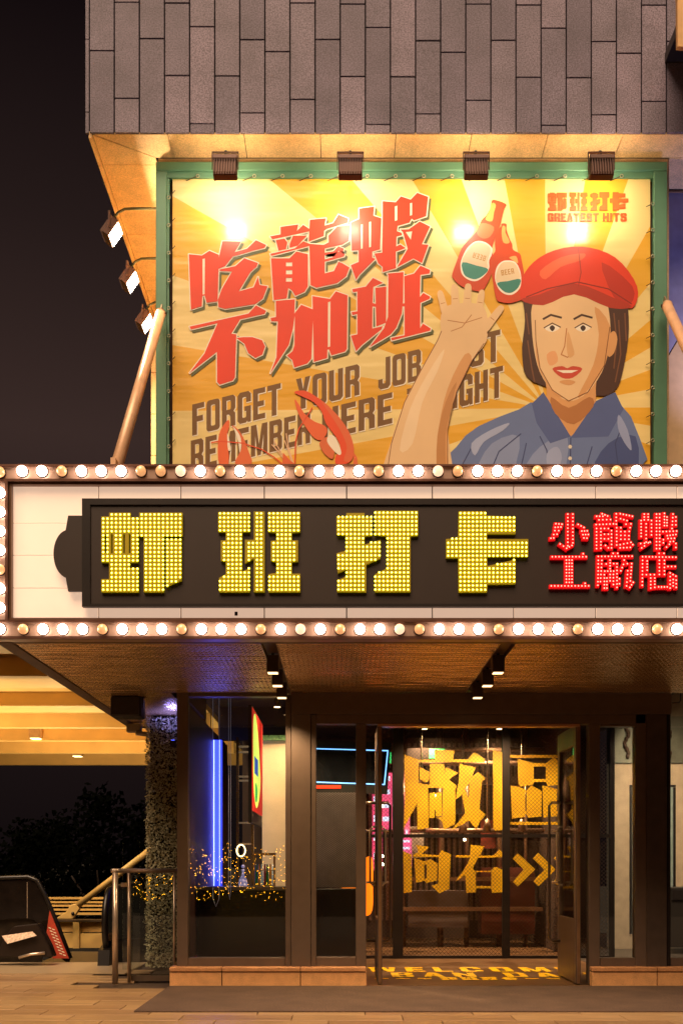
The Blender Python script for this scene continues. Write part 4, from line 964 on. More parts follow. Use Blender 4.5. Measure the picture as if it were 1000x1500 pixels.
# television
tv = thing('wall_television', (.0, 2.0, 2.2), 'black screen outlined by a thin blue light line, behind narrow pane', 'television')
Yt = 1.6
MB().prism([on([(440, 1083), (572, 1088), (567, 1163), (440, 1160)], Yt)], Yt, Yt+.08).build('casing', black, tv)
o_ = [(445, 1095.5), (568.5, 1099), (563.5, 1150), (445, 1146)]; i_ = [(447, 1097), (566.8, 1100.5), (562, 1148.3), (447, 1144.3)]
MB().prism([on(o_, Yt), on(i_, Yt)], Yt-.008, Yt-.001).build('light_line', emat('blue_line', '78b8ff', 1.6), tv)
MB().prism([on(i_, Yt)], Yt-.003, Yt-.001).build('screen', mat('tv_screen', '1a1c20', .15, var=.4, scale=4), tv)
MB().prism([on(rect(440, 1150.5, 499, 1155), Yt)], Yt-.01, Yt-.0015).build('status_strip', emat('red_strip', 'ff3010', 1.5), tv)
pp = thing('perforated_panel', (-.1, 1.5, .9), 'grey perforated metal panel below the television', 'panel')
Yp = 1.5
m_ = expanded(X(440, Yp), X(522, Yp), Z(1300, Yp), Z(1161, Yp), Yp, .036, .024, .006); o = m_.build('mesh_face', mat('grey_mesh', 'a89c98', .3, .8), pp); o['kind'] = 'stuff'
MB().box(X(440, Yp), X(522, Yp), Yp+.01, Yp+.03, Z(1300, Yp), Z(1161, Yp)).build('backing', mat('grey_back', '75696c', .35, .5, var=.3, scale=2), pp)
cb = thing('dark_cabinet', (-.1, 1.5, 0), 'low dark cabinet under the perforated panel', 'cabinet')
MB().box(X(440, Yp), X(522, Yp), Yp+.0, Yp+.5, 0, Z(1301.5, Yp)).build('carcass', mat('cabinet_dark', '1c1512', .2), cb, bevel=.01)
MB().box(X(441, Yp), X(521, Yp), Yp-.02, Yp-.001, .05, Z(1305, Yp)).build('front', mat('cabinet_front', '221913', .15), cb)
og = thing('orange_round_sign', (X(560, 1.9), 1.9, 1), 'glowing orange disc sign half hidden by the left door', 'sign')
MB().prism([on(smooth_loop([(545, 1257), (546, 1296), (545, 1333), (534, 1342), (512, 1335), (500, 1296), (512, 1268), (532, 1258)], 4), 1.9)], 1.9, 1.95).build('disc', emat('orange_glow', 'ff7a10', .9), og)
MB().box(X(548, 1.9), X(551, 1.9), 1.9, 1.96, Z(1345, 1.9), Z(1250, 1.9)).build('rim', dark, og)
# pink posters
qh = (('ff5a8a', 558, 1132, 574, 1215, 3.6), ('e84878', 545, 1160, 560, 1275, 3.6), ('ff6a90', 592, 1130, 600, 1240, 4.2), ('cfe4ff', 600, 1170, 612, 1182, 4.2), ('f07898', 668, 1222, 690, 1232, 4.2), ('e86a9a', 575, 1228, 603, 1270, 4.2))
for k, (c, x0, y0, x1, y1, Y) in enumerate(qh):
    if k in (3, 4): continue
    t = MB().box(X(x0, Y), X(x1, Y), Y, Y+.03, Z(y1, Y), Z(y0, Y)).build('wall_poster', mat('poster_'+c, c, .5, emit=.55, var=.4, scale=9)); tag(t, ('tall pink lit poster under the television corner', 'pink lit poster between the left door and its handle', 'narrow pink poster right of the first mesh post', '', '', 'low pink lit poster behind the left screen post')[k], 'poster')
    for j in range(4):
        MB().box(X(x0+2, Y-.01), X(x1-3, Y-.01), Y-.006, Y-.001, Z(y0+ (y1-y0)*(j+.6)/4.2, Y), Z(y0+(y1-y0)*(j+.25)/4.2, Y)).build('printed_block', mat('print_pale', 'cfe0ff', .5, emit=.8, var=.5, scale=20), t)
ex = thing('exit_sign', (X(622, 4.4), 4.4, 2.7), 'small green lit exit sign high behind the mesh', 'sign')
MB().box(X(596, 4.4), X(652, 4.4), 4.4, 4.45, Z(1112, 4.4), Z(1096, 4.4)).build('box', dark, ex)
MB().box(X(628, 4.4), X(651, 4.4), 4.385, 4.399, Z(1111, 4.4), Z(1097, 4.4)).build('face', emat('exit_green', '30c060', .9), ex)
MB().box(X(569, 4.0), X(573, 4.0), 4.0, 4.02, Z(1118, 4.0), Z(1102, 4.0)).build('side_face', MATS['exit_green'], ex)
# small round lamps by the screen
for k, (px, py) in enumerate(((560, 1181), (560, 1254), (560, 1266), (602, 1186), (637, 1166), (680, 1230))):
    p = W(px, py, 3.4 if k < 3 else 4.3); t = MB().ball((p.x, p.y, p.z), .022, 10, 6).build('globe_lamp', emat('globe_warm', 'ffe0b0', 8), None, True)
    tag(t, ('highest warm lamp dot beside the left door', 'middle warm lamp dot beside the left door', 'lowest warm lamp dot beside the left door', 'warm lamp dot behind the upper left gold character', 'warm lamp dot behind the centre of the first character', 'warm lamp dot between the two rows of characters')[k], 'lamp', 'small globe lamps inside')

# window bay interior (left)
bay = thing('bay_back_wall', (-.9, 4.0, 0), 'mottled beige wall at the back of the left window', 'wall')
MB().box(X(384, 3.2), X(420, 3.2), 3.2, 3.35, 0, Z(1085, 3.2)).build('beige_face', mat('beige_plaster', 'e0bd8a', .6, var=.2, scale=2, emit=.12), bay)  # faint glow put into the plaster to brighten it
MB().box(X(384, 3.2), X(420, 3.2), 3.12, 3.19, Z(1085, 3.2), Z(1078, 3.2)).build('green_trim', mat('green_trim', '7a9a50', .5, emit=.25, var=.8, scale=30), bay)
MB().box(X(276, 3.0), X(303, 3.0), 3.0, 3.1, 0, Z(1085, 3.0)).build('red_brown_face', mat('red_brown_wall', '6a3024', .6, emit=.12), bay)  # this face also gets a faint glow in its colour
MB().box(-1.68, X(455, 3.3), 3.4, 3.5, Z(1083, 3.3), 3.4).build('dark_bulkhead', mat('bulkhead', '2a1c14', .5), bay)
bn_ = thing('blue_neon_sign', (X(314, 2.8), 2.8, 1), 'tall vertical sign glowing deep blue inside the left window', 'neon sign')
MB().box(X(303, 2.8), X(325, 2.8), 2.8, 2.86, Z(1312, 2.8), Z(1084, 2.8)).build('panel', mat('blue_panel', '2030c0', .4, emit=1.1, ecol='2c3aff', var=.2), bn_)
for (x0, y0, x1, y1) in ((304, 1095, 305.5, 1217), (307.5, 1100, 309, 1217), (304, 1215.5, 309, 1217.5), (304, 1095, 309, 1096.5), (313, 1084, 313.8, 1300), (321, 1084, 321.8, 1312)):
    MB().box(X(x0, 2.78), X(x1, 2.78), 2.775, 2.795, Z(y1, 2.78), Z(y0, 2.78)).build('neon_tube', emat('neon_white_blue', 'a8b8ff', 2.2), bn_)
L = bpy.data.lights.new('neon_wash', 'AREA'); L.shape = 'RECTANGLE'; L.size = .18; L.size_y = 1.9; L.energy = 6; L.color = (.25, .28, 1)
lo = bpy.data.objects.new('neon_wash', L); COL.objects.link(lo); lo.location = (X(314, 2.75), 2.74, 2.0); lo.rotation_euler = (R(90), 0, 0); lo.parent = bn_; lo.matrix_parent_inverse = Matrix.Translation(-bn_.location)
sp_ = thing('hanging_lightbox', (-1.01, 1.8, 1.78), 'narrow red lightbox with a yellow-green bottle shape, hanging edge-on', 'sign')
MB().box(-1.05, -1.012, 1.0, 2.5, 1.72, 3.05).build('box', dark, sp_)
MB().box(-1.0115, -1.006, 1.02, 2.48, 1.86, 3.03).build('red_face', emat('lightbox_red', 'c8281c', .55), sp_)
def side_poly(pts, x0, x1, nm, m, par):
    mb = MB().prism([pts], x0, x1); mb.v = [(v[1], v[0], v[2]) for v in mb.v]; return mb.build(nm, m, par)
side_poly(smooth_loop([(1.15, 2.9), (1.4, 3.0), (1.7, 2.85), (1.95, 2.6), (2.1, 2.3), (2.0, 2.1), (1.8, 1.98), (1.5, 1.92), (1.2, 2.1), (1.1, 2.5)], 4), -1.0058, -1.003, 'yellow_shape', emat('lightbox_yellow', 'd8e860', .95), sp_)
side_poly([(1.25, 2.3), (1.75, 2.3), (1.75, 2.5), (1.25, 2.5)], -1.0028, -1.0018, 'blue_block', emat('lightbox_blue', '3058b0', .7), sp_)
side_poly(smooth_loop([(1.35, 2.0), (1.6, 2.0), (1.65, 2.15), (1.4, 2.2)]), -1.0028, -1.0018, 'green_block', emat('lightbox_green', '20a040', .8), sp_)
# vertical dark mullions and chrome shelving in the window
ch_ = thing('chrome_shelf_unit', (X(357, 2.6), 2.6, 0), 'narrow chrome shelving between the blue sign and the red lightbox', 'shelf')
for px in (346, 368): MB().box(X(px, 2.6), X(px+3.5, 2.6), 2.6, 2.66, 0, Z(1080, 2.6)).build('upright', mat('chrome_upright', '9a8068', .25, .9), ch_)
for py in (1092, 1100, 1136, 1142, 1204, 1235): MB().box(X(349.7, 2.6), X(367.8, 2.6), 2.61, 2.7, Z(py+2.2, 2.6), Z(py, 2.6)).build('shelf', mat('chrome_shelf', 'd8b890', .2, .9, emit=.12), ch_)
lt = thing('ring_lamp', (X(353, 2.5), 2.5, 1.5), 'small glowing ring lamp low in the shelving', 'lamp')
pr = W(353, 1246, 2.5); MB().tube([(pr.x+.055*math.cos(a*math.pi/8), 2.5, pr.z+.075*math.sin(a*math.pi/8)) for a in range(17)], .008, 6).build('ring', emat('ring_warm', 'ffe6b0', 3), lt, True)
ct = thing('bar_counter', (-1.1, 1.3, 0), 'dark polished counter running behind the left window', 'counter')
MB().box(-1.66, X(418, 1.2), 1.2, 1.6, 0, Z(1299, 1.2)-.04).build('front', mat('counter_dark', '241a16', .25), ct)
MB().box(-1.66, X(419, 1.2), 1.15, 1.65, Z(1299, 1.2)-.038, Z(1299, 1.2)).build('counter_top', mat('counter_top', '5a4a40', .55), ct)
rk = thing('bottle_cage', (X(388, 1.4), 1.4, 1.05), 'wire cage full of bottles standing on the counter', 'rack')
zc0, zc1 = Z(1299, 1.2), Z(1252, 1.4)
x0, x1 = X(373, 1.4), X(402, 1.4)
cg = MB()
for a in (x0, x1):
    for y in (1.3, 1.5): cg.box(a-.006, a+.006, y-.006, y+.006, zc0, zc1)
for z in (zc0+.004, (zc0+zc1)/2, zc1-.008):
    for y in (1.294, 1.5062): cg.box(x0+.007, x1-.007, y-.004, y+.004, z, z+.01)
cg.box(x0-.01, x1+.01, 1.285, 1.515, zc1+.001, zc1+.02)
cg.build('frame', mat('cage_brass', 'a07850', .3, .8), rk)
for k in range(7):
    x = x0+.02+(x1-x0-.04)*k/6; t = MB().tube([(x, 1.4+.05*(k % 2), zc0+.004), (x, 1.4+.05*(k % 2), zc0+.15), (x, 1.4+.05*(k % 2), zc0+.19), (x, 1.4+.05*(k % 2), zc0+.26)], .018, 8, .008)
    o = t.build('bottle', mat('bottle_'+('green', 'amber', 'clear', 'red')[k % 4], ('2f6a30', 'b8721c', 'b8c4c8', '8c2a1c')[k % 4], .15, emit=.12), None, True)
    tag(o, ('green', 'amber', 'clear', 'red', 'second green', 'second amber', 'second clear')[k]+' bottle inside the wire cage on the counter', 'bottle', 'bottles in the wire cage')
fig = thing('glass_decanter', (X(356, 1.4), 1.4, zc0), 'pale violet glass decanter on the counter left of the cage', 'decanter')
prof = [(.0, .05), (.03, .055), (.08, .045), (.12, .02), (.16, .012), (.20, .02)]
xg = X(356, 1.4); mbp = MB()
for (h0, r0), (h1, r1) in zip(prof[:-1], prof[1:]): mbp.tube([(xg, 1.4, zc0+.002+h0), (xg, 1.4, zc0+.002+h1-.0002)], r0, 12, r1)
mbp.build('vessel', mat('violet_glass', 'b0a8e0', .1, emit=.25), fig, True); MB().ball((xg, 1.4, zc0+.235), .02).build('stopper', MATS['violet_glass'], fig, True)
# beaded chains of the blind
bl = thing('blind_chain', (X(318, .3), .3, 1), 'thin looped bead chains hanging inside the left window', 'blind chain')
for (a, c, y1) in ((312, 321, 1328), (335, 338, 1318)):
    pts = [W(a, 1020, .3), W(a, y1-12, .3), W((a+c)/2, y1, .3), W(c, y1-12, .3), W(c, 1020, .3)]
    MB().tube(pts, .003, 5).build('chain', mat('bead_chain', 'b8b0c8', .4, .3, emit=.08), bl, True)

# ================================================================== right neighbour beyond the glass
nb = thing('neighbour_wall', (4.5, 4.5, 0), 'cream wall with a grey shutter housing seen through the right glass', 'wall')
Yn = 4.5
MB().box(X(893, Yn), 7.5, Yn, Yn+.2, 0, Z(1118, Yn)-.002).build('cream_face', mat('neighbour_cream', 'b59b7c', .7, var=.12, emit=.06), nb)  # slight glow put into the cream face to lift it
MB().box(X(893, Yn), 7.5, Yn-.05, Yn+.2, Z(1118, Yn), Z(1050, Yn)).build('shutter_housing', mat('shutter_grey', '6e6a58', .5, .3), nb)
MB().box(X(893, Yn), 7.5, Yn-.02, Yn+.2, Z(1050, Yn)+.002, 4.0).build('upper_face', mat('neighbour_upper', '8f7a5e', .6), nb)
MB().box(X(921, Yn), X(924, Yn), Yn-.03, Yn-.001, Z(1368, Yn), Z(1150, Yn)).build('door_frame', dark, nb)
MB().box(X(924, Yn), X(988, Yn), Yn-.03, Yn-.001, Z(1153, Yn), Z(1150, Yn)).build('door_frame', dark, nb)
MB().box(X(985, Yn), X(988, Yn), Yn-.03, Yn-.001, Z(1310, Yn), Z(1153.4, Yn)).build('door_frame', dark, nb)
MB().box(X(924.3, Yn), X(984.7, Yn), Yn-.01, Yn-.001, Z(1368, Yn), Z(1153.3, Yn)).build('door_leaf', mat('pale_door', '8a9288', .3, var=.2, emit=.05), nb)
for px in (917, 978):
    for k in range(9):
        p = W(px+3*math.sin(k*1.1), 1068+k*5, Yn-.08); MB().ball((p.x, p.y, p.z), .03, 8, 5, (1, .6, 1.4)).build('chain_link', mat('rust_link', '4a3424', .5, .5), nb, True)
nf = tag(MB().box(X(870, 2), 8, .32, 4.49, .001, .006).build('side_pavement', mat('grey_tiles', '50463e', .3, var=.2)), kind='structure')
dbox = thing('dark_planter', (4.9, 3.6, 0), 'low dark planter box against the cream wall at the right edge', 'planter')
MB().box(X(981, 3.6), 5.6, 3.6, 4.2, .1, Z(1300, 3.6)).build('box', mat('planter_dark', '1e1712', .5), dbox, bevel=.01)
MB().box(X(983, 3.6), 5.6, 3.58, 3.598, Z(1318, 3.6), Z(1304, 3.6)).build('rim_band', dark, dbox)
cnd = thing('conduit_loop', (5.0, Yn, 3.4), 'bent conduit pipe high on the wall at the right edge', 'pipe')
MB().tube([W(981, 1030, Yn-.1), W(994, 1029, Yn-.1), W(996, 1026, Yn-.1), W(996, 1000, Yn-.1)], .012, 8).build('pipe', dark, cnd, True)

wlp = thing('passage_fill_lamp', (4.2, 2.4, 3.6), 'added unseen lamp brightening the cream wall at right', 'lamp')
MB().tube([(4.2, 2.4, 3.9), (4.2, 2.4, 3.5)], .07, 12).build('can', dark, wlp, True); MB().tube([(4.2, 2.4, 3.499), (4.2, 2.4, 3.49)], .06, 12).build('lens', MATS['warm_lens'], wlp)  # can and lens of the added passage lamp
L = bpy.data.lights.new('passage_fill', 'SPOT'); L.energy = 900; L.spot_size = R(140); L.spot_blend = .8; L.color = (1, .76, .52); L.shadow_soft_size = .06  # unseen source added to brighten the neighbour wall
lo = bpy.data.objects.new('passage_fill', L); COL.objects.link(lo); lo.location = (4.2, 2.4, 3.47); lo.rotation_euler = (R(25), 0, 0)

# ================================================================== left side: terrace edge
bw = thing('assumed_blue_wash_lamp', (-2.2, 1.2, 2.5), 'assumed small blue uplighter added beside the top of the ivy column to tint the soffit', 'lamp')  # unseen blue source assumed from the glow on the soffit, fixture added
MB().box(-2.0, -1.94, 1.40, 1.46, 2.62, 2.70).build('housing', dark, bw); MB().box(-1.99, -1.95, 1.41, 1.45, 2.7005, 2.704).build('lens', emat('blue_lens', '5060ff', 4), bw)
L = bpy.data.lights.new('assumed_blue_wash', 'SPOT'); L.energy = 13; L.spot_size = R(150); L.spot_blend = 1; L.color = (.22, .22, 1); L.shadow_soft_size = .03  # assumed blue light thrown up onto the soffit
lo = bpy.data.objects.new('assumed_blue_wash', L); COL.objects.link(lo); lo.location = (-1.97, 1.30, 2.72); lo.rotation_euler = (R(180), 0, 0)
# column of clipped ivy
iv = thing('ivy_column', (-2.12, 1.7, 0), 'square column covered in clipped dark ivy left of the shopfront', 'green column')
ix0, ix1, iy0, iy1 = -2.31, -1.86, 1.55, 2.0
MB().box(ix0+.04, ix1-.04, iy0+.04, iy1-.04, .02, 3.0).build('core', mat('ivy_core', '14160c', .9), iv)
lv = MB()
for _ in range(9500):
    f_ = random.random(); z = random.uniform(.03, 2.99)
    if f_ < .7: p = Vector((random.uniform(ix0, ix1), iy0+random.gauss(0, .016), z)); nrm = Vector((0, -1, 0))
    elif f_ < .85: p = Vector((ix0+random.gauss(0, .016), random.uniform(iy0, iy1), z)); nrm = Vector((-1, 0, 0))
    else: p = Vector((ix1+random.gauss(0, .012), random.uniform(iy0, iy1), z)); nrm = Vector((1, 0, 0))
    n_ = (nrm+Vector((random.gauss(0, .6), random.gauss(0, .6), random.gauss(0, .6)))).normalized(); t1 = n_.orthogonal().normalized(); t2 = n_.cross(t1)
    a = random.random()*6.28; u = t1*math.cos(a)+t2*math.sin(a); v = n_.cross(u); s_ = random.uniform(.011, .02)
    lv.add([p-u*s_, p+v*s_*.5, p+u*s_*1.1, p-v*s_*.5], [(0, 1, 2, 3)])
def leaf_mat(name, a, c):
    m = mat(name, a, .6, var=.5, scale=25); return m
o = lv.build('ivy_leaves', leaf_mat('ivy_leaf', 'b8b490', 0), iv); o['kind'] = 'stuff'
# loudspeaker under canopy
ls = thing('loudspeaker', (X(183, .2), .2, 2.85), 'black wall loudspeaker hung under the left end of the canopy', 'loudspeaker')
a, c = W(162, 1049, .15), W(206, 1019, .15)
MB().box(a.x, c.x, .15, .42, a.z, c.z).build('cabinet', mat('speaker_black', '1c1410', .6), ls, bevel=.015)
MB().box(a.x+.015, c.x-.015, .135, .149, a.z+.015, c.z-.015).build('grille', mat('speaker_grille', '241a14', .5, fine=.4, fscale=200), ls)
MB().box(a.x-.012, a.x-.004, .25, .3, c.z-.12, 3.01).box(c.x+.004, c.x+.012, .25, .3, c.z-.12, 3.01).build('bracket', dark, ls)
# camera-like fixture
sc_ = thing('security_camera', (X(205, 2.2), 2.2, 2.9), 'pale dome security camera under the rear canopy corner', 'security camera')
p = W(205, 1073, 2.2)
MB().box(p.x-.16, p.x+.02, 2.15, 2.25, p.z, 3.0).build('mount', mat('camera_plastic', 'a89880', .4), sc_, bevel=.01); MB().tube([(p.x-.02, 2.1, p.z-.02), (p.x+.15, 2.05, p.z-.045)], .03, 10).build('barrel', MATS['camera_plastic'], sc_, True)

# balustrade
bl_ = thing('glass_balustrade', (X(210, .3), .3, 0), 'glass balustrade with steel posts and a rounded steel handrail', 'railing')
Yr = .1
for px, dx in ((169, 4.2), (189.5, 2.7), (255.5, 2.0)):
    yy = Yr if px < 180 else Yr+.25
    MB().tube([(X(px, yy), yy, 0), (X(px, yy), yy, Z(1278, yy))], dx*.0071*1.0, 12).build('post', stain, bl_, True)
ra = [(X(259, Yr+.25), Yr+.25, Z(1275.5, Yr+.25)), (X(196, Yr+.25), Yr+.25, Z(1275.5, Yr+.25)), (X(175, Yr+.1), Yr+.12, Z(1275.5, Yr+.12)), (X(164, Yr), Yr+.02, Z(1275.5, Yr))]
MB().tube(ra, .024, 12).build('handrail', stain, bl_, True)
MB().tube([(X(164, Yr)+.03, Yr+.02, Z(1275.5, Yr)), (X(164, Yr)+.03, 1.2, Z(1275.5, Yr))], .022, 12).build('handrail', stain, bl_, True)
MB().box(X(193, .4), X(257, .4), .4, .41, .06, Z(1282, .4)).build('glass_pane', glass, bl_)
MB().box(X(180, 1.0), X(205, 1.0), 1.0, 1.01, .06, Z(1232, 1.0)).build('glass_pane', glass, bl_)
MB().box(X(192, .38), X(262, .38), .385, .425, .0, .06).build('base_shoe', mat('shoe_channel', '6a5a4c', .4, .5), bl_)
MB().box(X(170, Yr)+.0, X(190, Yr+.25), Yr+.24, Yr+.27, Z(1299, Yr+.25), Z(1293, Yr+.25)).build('cross_link', stain, bl_)

# escalator going down beyond the landing
es = thing('escalator', (-3.6, 3, 0), 'dark glass-sided escalator descending from the terrace at lower left', 'escalator')
def newel(xc, y0, name='handrail'):
    pts = []
    for k in range(13):
        a = R(-80+k*14.5); pts.append((xc, y0+.28-.30*math.cos(a)*1.0, .52+.42*math.sin(a)))
    pts += [(xc, y0+2.0, .97), (xc, y0+3.6, .25), (xc, y0+7, -2.0)]
    return pts
for xc in (-2.9,):
    MB().tube(newel(xc, 2.0), .04, 8).build('handrail', mat('rubber_black', '15110f', .35), es, True)
    lp2 = [(2.05, .1), (2.05, .7), (2.15, .88), (2.3, .93), (4.0, .93), (5.6, .2), (9, -2.1), (9, -2.9), (5.6, -.6), (4.0, .1)]
    mb = MB().prism([lp2], xc-.005, xc+.005); mb.v = [(v[1], v[0], v[2]) for v in mb.v]; mb.build('side_glass', glass, es)
    lp3 = [(1.9, .0), (1.95, .2), (2.3, .28), (4.0, .2), (5.6, -.5), (9, -2.8), (9, -3.2), (5.6, -1.0), (4.0, -.2), (1.9, -.2)]
    mb = MB().prism([lp3], xc-.07, xc+.07); mb.v = [(v[1], v[0], v[2]) for v in mb.v]; mb.build('skirt', mat('skirt_dark', '1e1916', .35, .4), es)
MB().box(-3.9, -2.98, 2.36, 4.2, -.08, -.01).build('comb_plate', mat('comb_steel', '3a3430', .4, .6), es)
for k in range(12): MB().box(-3.9, -2.98, 4.2+k*.4, 4.6+k*.4, -.3-k*.2, -.08-k*.2).build('step', mat('step_dark', '2a2623', .5, .5), es)
# near escalator newel to the left, with sign plate
en = thing('escalator_newel', (X(30, 1.6), 1.6, 0), 'low black escalator newel housing with a pale notice on top, at left edge', 'escalator housing')
Ye = 1.9
MB().prism([on([(-30, 1402), (-5, 1400), (7, 1372), (20, 1357), (55, 1353), (72, 1385), (78, 1402)], Ye)], Ye, Ye+.18).build('housing', mat('housing_black', '2a211c', .3, .3), en, bevel=.01)
A_ = [W(3, 1378, Ye-.01), W(48, 1370.5, Ye-.01), W(55, 1374, Ye-.05), W(12, 1386, Ye-.05)]
MB().add([A_[0]+Vector((0,0,.06)), A_[1]+Vector((0,0,.05)), A_[2]+Vector((0,-.02,.03)), A_[3]+Vector((0,-.02,.03))], [(0, 3, 2, 1)]).build('notice_plate', mat('notice_pale', 'd0b49a', .5, var=.4, scale=40), en)
MB().tube([W(28, 1403, Ye-.03), W(45, 1398, Ye-.03), W(66, 1396, Ye-.03)], .018, 8).build('trim_strip', stain, en, True)
# big dark glass of the near escalator
eg = thing('tinted_side_panel', (X(30, 2.6), 2.6, 0), 'large dark tinted escalator panel with rounded corner at left edge', 'glass panel')
Yg = 2.6
MB().prism([on(smooth_loop([(-40, 1287), (0, 1287), (45, 1285), (56, 1292), (66, 1310), (80, 1345), (103, 1404), (90, 1404), (60, 1360), (40, 1345), (-40, 1345)], 3), Yg)], Yg, Yg+.02).build('panel', mat('tinted_glass', '1b1511', .1, var=.3), eg)
MB().tube([W(-40, 1286, Yg), W(0, 1286, Yg), W(42, 1284.5, Yg), W(55, 1290, Yg), W(67, 1312, Yg), W(82, 1348, Yg), W(104, 1404, Yg)], .028, 8).build('rim', mat('rubber_black', '15110f', .3), eg, True)
MB().box(X(-40, Yg), X(60, Yg), Yg+.05, Yg+.08, -.1, Z(1345, Yg)).build('lower_area', mat('tinted_lower', '2c241b', .3, .3, var=.5), eg)
MB().box(X(40, Yg), X(41, Yg), Yg-.005, Yg-.001, Z(1345, Yg), Z(1292, Yg)).build('joint_line', stain, eg)
rs = thing('red_skirt_sign', (X(85, 2.5), 2.5, 0), 'slanted red sign with crowded pale characters beside the escalator', 'sign')
Yq = 2.5
MB().prism([on([(73, 1334), (101, 1404), (78, 1404), (66, 1384)], Yq)], Yq, Yq+.02).build('plate', mat('sign_red', 'a83a22', .5, var=.15, emit=.09), rs)
for k in range(9):
    y0 = 1358+k*4.7; xx = 70.5+k*2.0
    for j in range(3):
        xx2 = xx+j*5.2+1
        MB().prism([on([(xx2, y0+j*2.2), (xx2+4.2, y0+1.4+j*2.2), (xx2+3.8, y0+2.6+j*2.2), (xx2+.3, y0+1.4+j*2.2)], Yq)], Yq-.004, Yq-.0005).build('character_stroke', mat('stroke_pale', 'e0d0a8', .5, emit=.12), rs) if y0+j*2.2 < 1400 and xx2+4.5 < 73+(y0-1334)*.4+3 else None

# yellow steel bridge with louvres
br = thing('yellow_footbridge', (-6, 9, 0), 'cream-yellow steel bridge girder with louvres beyond the escalator', 'bridge')
ym = mat('cream_steel', 'c9a562', .5, var=.12, scale=3)
Yb2 = 8.0
for k, (y0, y1) in enumerate(((1316, 1319), (1322, 1324.5), (1327, 1329.5), (1332.5, 1335), (1338, 1341))):
    MB().box(X(-60, Yb2), X(222, Yb2), Yb2+.6-k*.1, Yb2+.75-k*.1, Z(y1, Yb2), Z(y0, Yb2)).build('louvre', ym, br)
MB().box(X(-60, Yb2), X(222, Yb2), Yb2, Yb2+.2, Z(1365, Yb2), Z(1350, Yb2)).build('girder', ym, br)
MB().box(X(-60, Yb2), X(222, Yb2), Yb2-.08, Yb2+.2, Z(1388, Yb2), Z(1367, Yb2)).build('girder', ym, br)
MB().box(X(-60, Yb2), X(222, Yb2), Yb2-.12, Yb2+.2, Z(1350, Yb2)+.005, Z(1347, Yb2)).build('flange', mat('dark_flange', '3a2a18', .6), br)
for px in (108, 30, 190): MB().box(X(px, Yb2-.1), X(px+9, Yb2-.1), Yb2-.14, Yb2-.082, Z(1389, Yb2-.1), Z(1351, Yb2-.1)).build('stiffener', ym, br)
# its brace
bc = thing('bridge_brace', (X(100, 7.5), 7.5, .4), 'thick cream pipe brace with a pin joint rising right from the bridge', 'brace')
Yc = 7.6
MB().tube([W(112, 1328, Yc), W(232, 1236, Yc)], .045*1.3, 12).build('pipe', ym, bc, True)
MB().prism([on([(82, 1346), (98, 1336), (105, 1325), (113, 1324), (118, 1331), (108, 1346)], Yc)], Yc-.06, Yc+.06).build('gusset', ym, bc, bevel=.01)
MB().tube([W(107, 1338, Yc-.08), W(107, 1338, Yc+.08)], .03, 10).build('pin', dark, bc, True)
# canopy with beams
cp = thing('beamed_canopy', (-8, 16, 4.6), 'warm-lit cream canopy with deep cross beams behind the marquee', 'canopy')
cm = mat('canopy_cream', 'd9ad62', .55, var=.1, scale=1.5)
hC = 5.15
MB().box(-24, -3.4, 4.5, 27.5, hC, hC+.15).build('deck', cm, cp)
for D, dp in ((16.6, .25), (19.2, .35), (23.0, .32), (26.4, .35), (29.2, .35), (32.2, .38), (35.6, .42)):
    MB().box(-24, -3.4, D-10.5, D-10.5+.25, hC-dp, hC-.002).build('beam', cm, cp)
for D, px in ((28, 52), (33, 118)):
    MB().box(X(px-30, D-10.5), X(px-29, D-10.5)+.2, D-14, D-7, hC-.34, hC-.24) if False else None
for k, (px, py, D) in enumerate(((53, 1082, 29.1), (114, 1108, 33.8))):
    p = W(px, py, D-10.5); t = thing('canopy_lamp', (p.x, p.y, p.z), ('nearer', 'farther')[k]+' square lamp box under the beamed canopy', 'lamp', 'lamp boxes under the canopy')
    MB().box(p.x-.16, p.x+.16, p.y-.16, p.y+.16, p.z+.0, p.z+.36).build('box', mat('lamp_box_cream', 'b89060', .5), t, bevel=.01)
    MB().box(p.x-.13, p.x+.13, p.y-.13, p.y+.13, p.z-.006, p.z-.001).build('lens', emat('lamp_warm', 'ffe0a0', 6), t)
for k, (x, y, z, e) in enumerate(((-6.2, 8.5, 3.2, 1100), (-9.5, 13.0, 3.2, 1500), (-7.5, 19.0, 3.0, 1400))):  # assumed uplights that brighten the canopy underside, sources unseen
    L = bpy.data.lights.new('assumed_canopy_uplight', 'SPOT'); L.energy = e; L.color = (1, .77, .44); L.spot_size = R(165); L.spot_blend = 1; L.shadow_soft_size = .15
    lo = bpy.data.objects.new('assumed_canopy_uplight', L); COL.objects.link(lo); lo.location = (x, y, z-2.8); lo.rotation_euler = (R(180), 0, 0)
for k, (x, y) in enumerate(((-5.2, 6.2), (-3.6, 4.2))):  # added spots that brighten the bridge, apart from the lamp boxes
    L = bpy.data.lights.new('bridge_fill_light', 'SPOT'); L.energy = (620, 60)[k]; L.color = (1, .74, .40); L.spot_size = R(120); L.spot_blend = 1; L.shadow_soft_size = .15
    lo = bpy.data.objects.new('bridge_fill_light', L); COL.objects.link(lo); lo.location = (x, y, 4.6); lo.rotation_euler = (R(25), 0, 0)
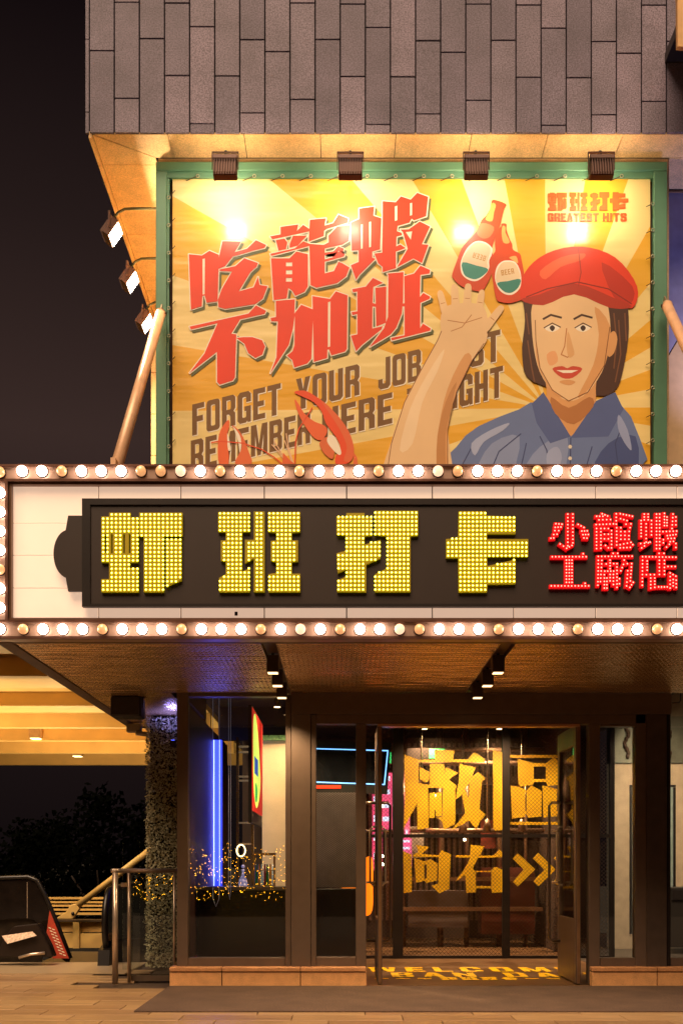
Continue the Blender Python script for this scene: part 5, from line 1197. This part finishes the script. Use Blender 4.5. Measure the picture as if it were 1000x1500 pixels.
# dark trees far behind
def tree(x, y, h, rad, label):
    t = thing('dark_tree', (x, y, -5.5), label, 'tree', 'dark trees beyond the terrace')
    MB().tube([(x, y, -5.5), (x+.1, y, -5.5+h*.35), (x, y+.1, -5.5+h*.6)], .22, 8, .1).build('trunk', mat('bark_dark', '2a2018', .9), t, True)
    for k in range(4):
        a = k*1.6; MB().tube([(x, y, -5.5+h*.45), (x+rad*.5*math.cos(a), y+rad*.5*math.sin(a), -5.5+h*.68)], .09, 6, .03).build('limb', MATS['bark_dark'], t, True)
    mb = MB(); cl = [(random.gauss(0, rad*.45), random.gauss(0, rad*.45), random.uniform(h*.45, h*.95)) for _ in range(16)]
    for c in cl:
        for _ in range(130):
            d = Vector((random.gauss(0, 1), random.gauss(0, 1), random.gauss(0, 1))).normalized()*rad*.38*random.random()**.4
            p = Vector((x+c[0], y+c[1], -5.5+c[2]))+d; u = Vector((random.gauss(0,1), random.gauss(0,1), random.gauss(0,1))).normalized(); v = u.orthogonal().normalized(); s_ = random.uniform(.10, .2)
            mb.add([p-u*s_, p+v*s_*.6, p+u*s_, p-v*s_*.6], [(0, 1, 2, 3)])
    o = mb.build('foliage', mat('night_leaf', '050604', 1, var=.5, spec=0), t); o['kind'] = 'stuff'
for (px, D, top, rad, lb) in ((20, 46, 1195, 2.8, 'dark round tree at the far left of the terrace view'), (75, 52, 1192, 3.2, 'dark broad tree between the escalator and the bridge brace'), (150, 42, 1166, 2.8, 'tallest dark tree, left of the ivy column'), (205, 48, 1160, 3.0, 'dark tree partly hidden by the ivy column')):
    tree((px-500)*D/F, D-10.5, 5.5+1.25+(1266-top)*D/F, rad, lb)
# distant parapet so the terrace edge closes
dw = thing('far_embankment', (-20, 55, -5.5), 'dark planted bank closing the view beyond the trees', 'embankment')
vs = []; fs = []; N = 40
for i in range(N+1):
    x = -60+i*75/N; h = 5.6+math.sin(i*.9)*.5+math.sin(i*2.3)*.4
    vs += [(x, 48, -5.5), (x, 52+math.sin(i)*1, -5.5+h), (x, 58, -5.5+h+.5)]
for i in range(N): fs += [(3*i, 3*i+3, 3*i+4, 3*i+1), (3*i+1, 3*i+4, 3*i+5, 3*i+2)]
MB().add(vs, fs).build('bank', mat('bank_dark', '15130c', .95, var=.5, scale=.8, bump=.8, bscale=3), dw)

# fairy-lit hedge across the street: seen as a reflection in the panes
hd = thing('fairy_lit_hedge', (-4.6, -25, 0), 'low hedge hung with tiny amber fairy lights, reflected in the window', 'hedge')
MB().box(-7.6, -1.6, -25.6, -25.1, 0, 1.5).build('hedge_body', mat('hedge_dark', '050603', .9, var=.5, bump=.8, bscale=12), hd)
fl_ = MB()
for _ in range(460):
    x = random.uniform(-7.5, -1.7); z = random.uniform(.1, 1.9)+.15*math.sin(x*3); fl_.ball((x, -25-random.random()*.1, z), random.uniform(.012, .021), 6, 4)
o = fl_.build('fairy_lights', emat('fairy_amber', 'ffb020', 30), hd); o['kind'] = 'stuff'
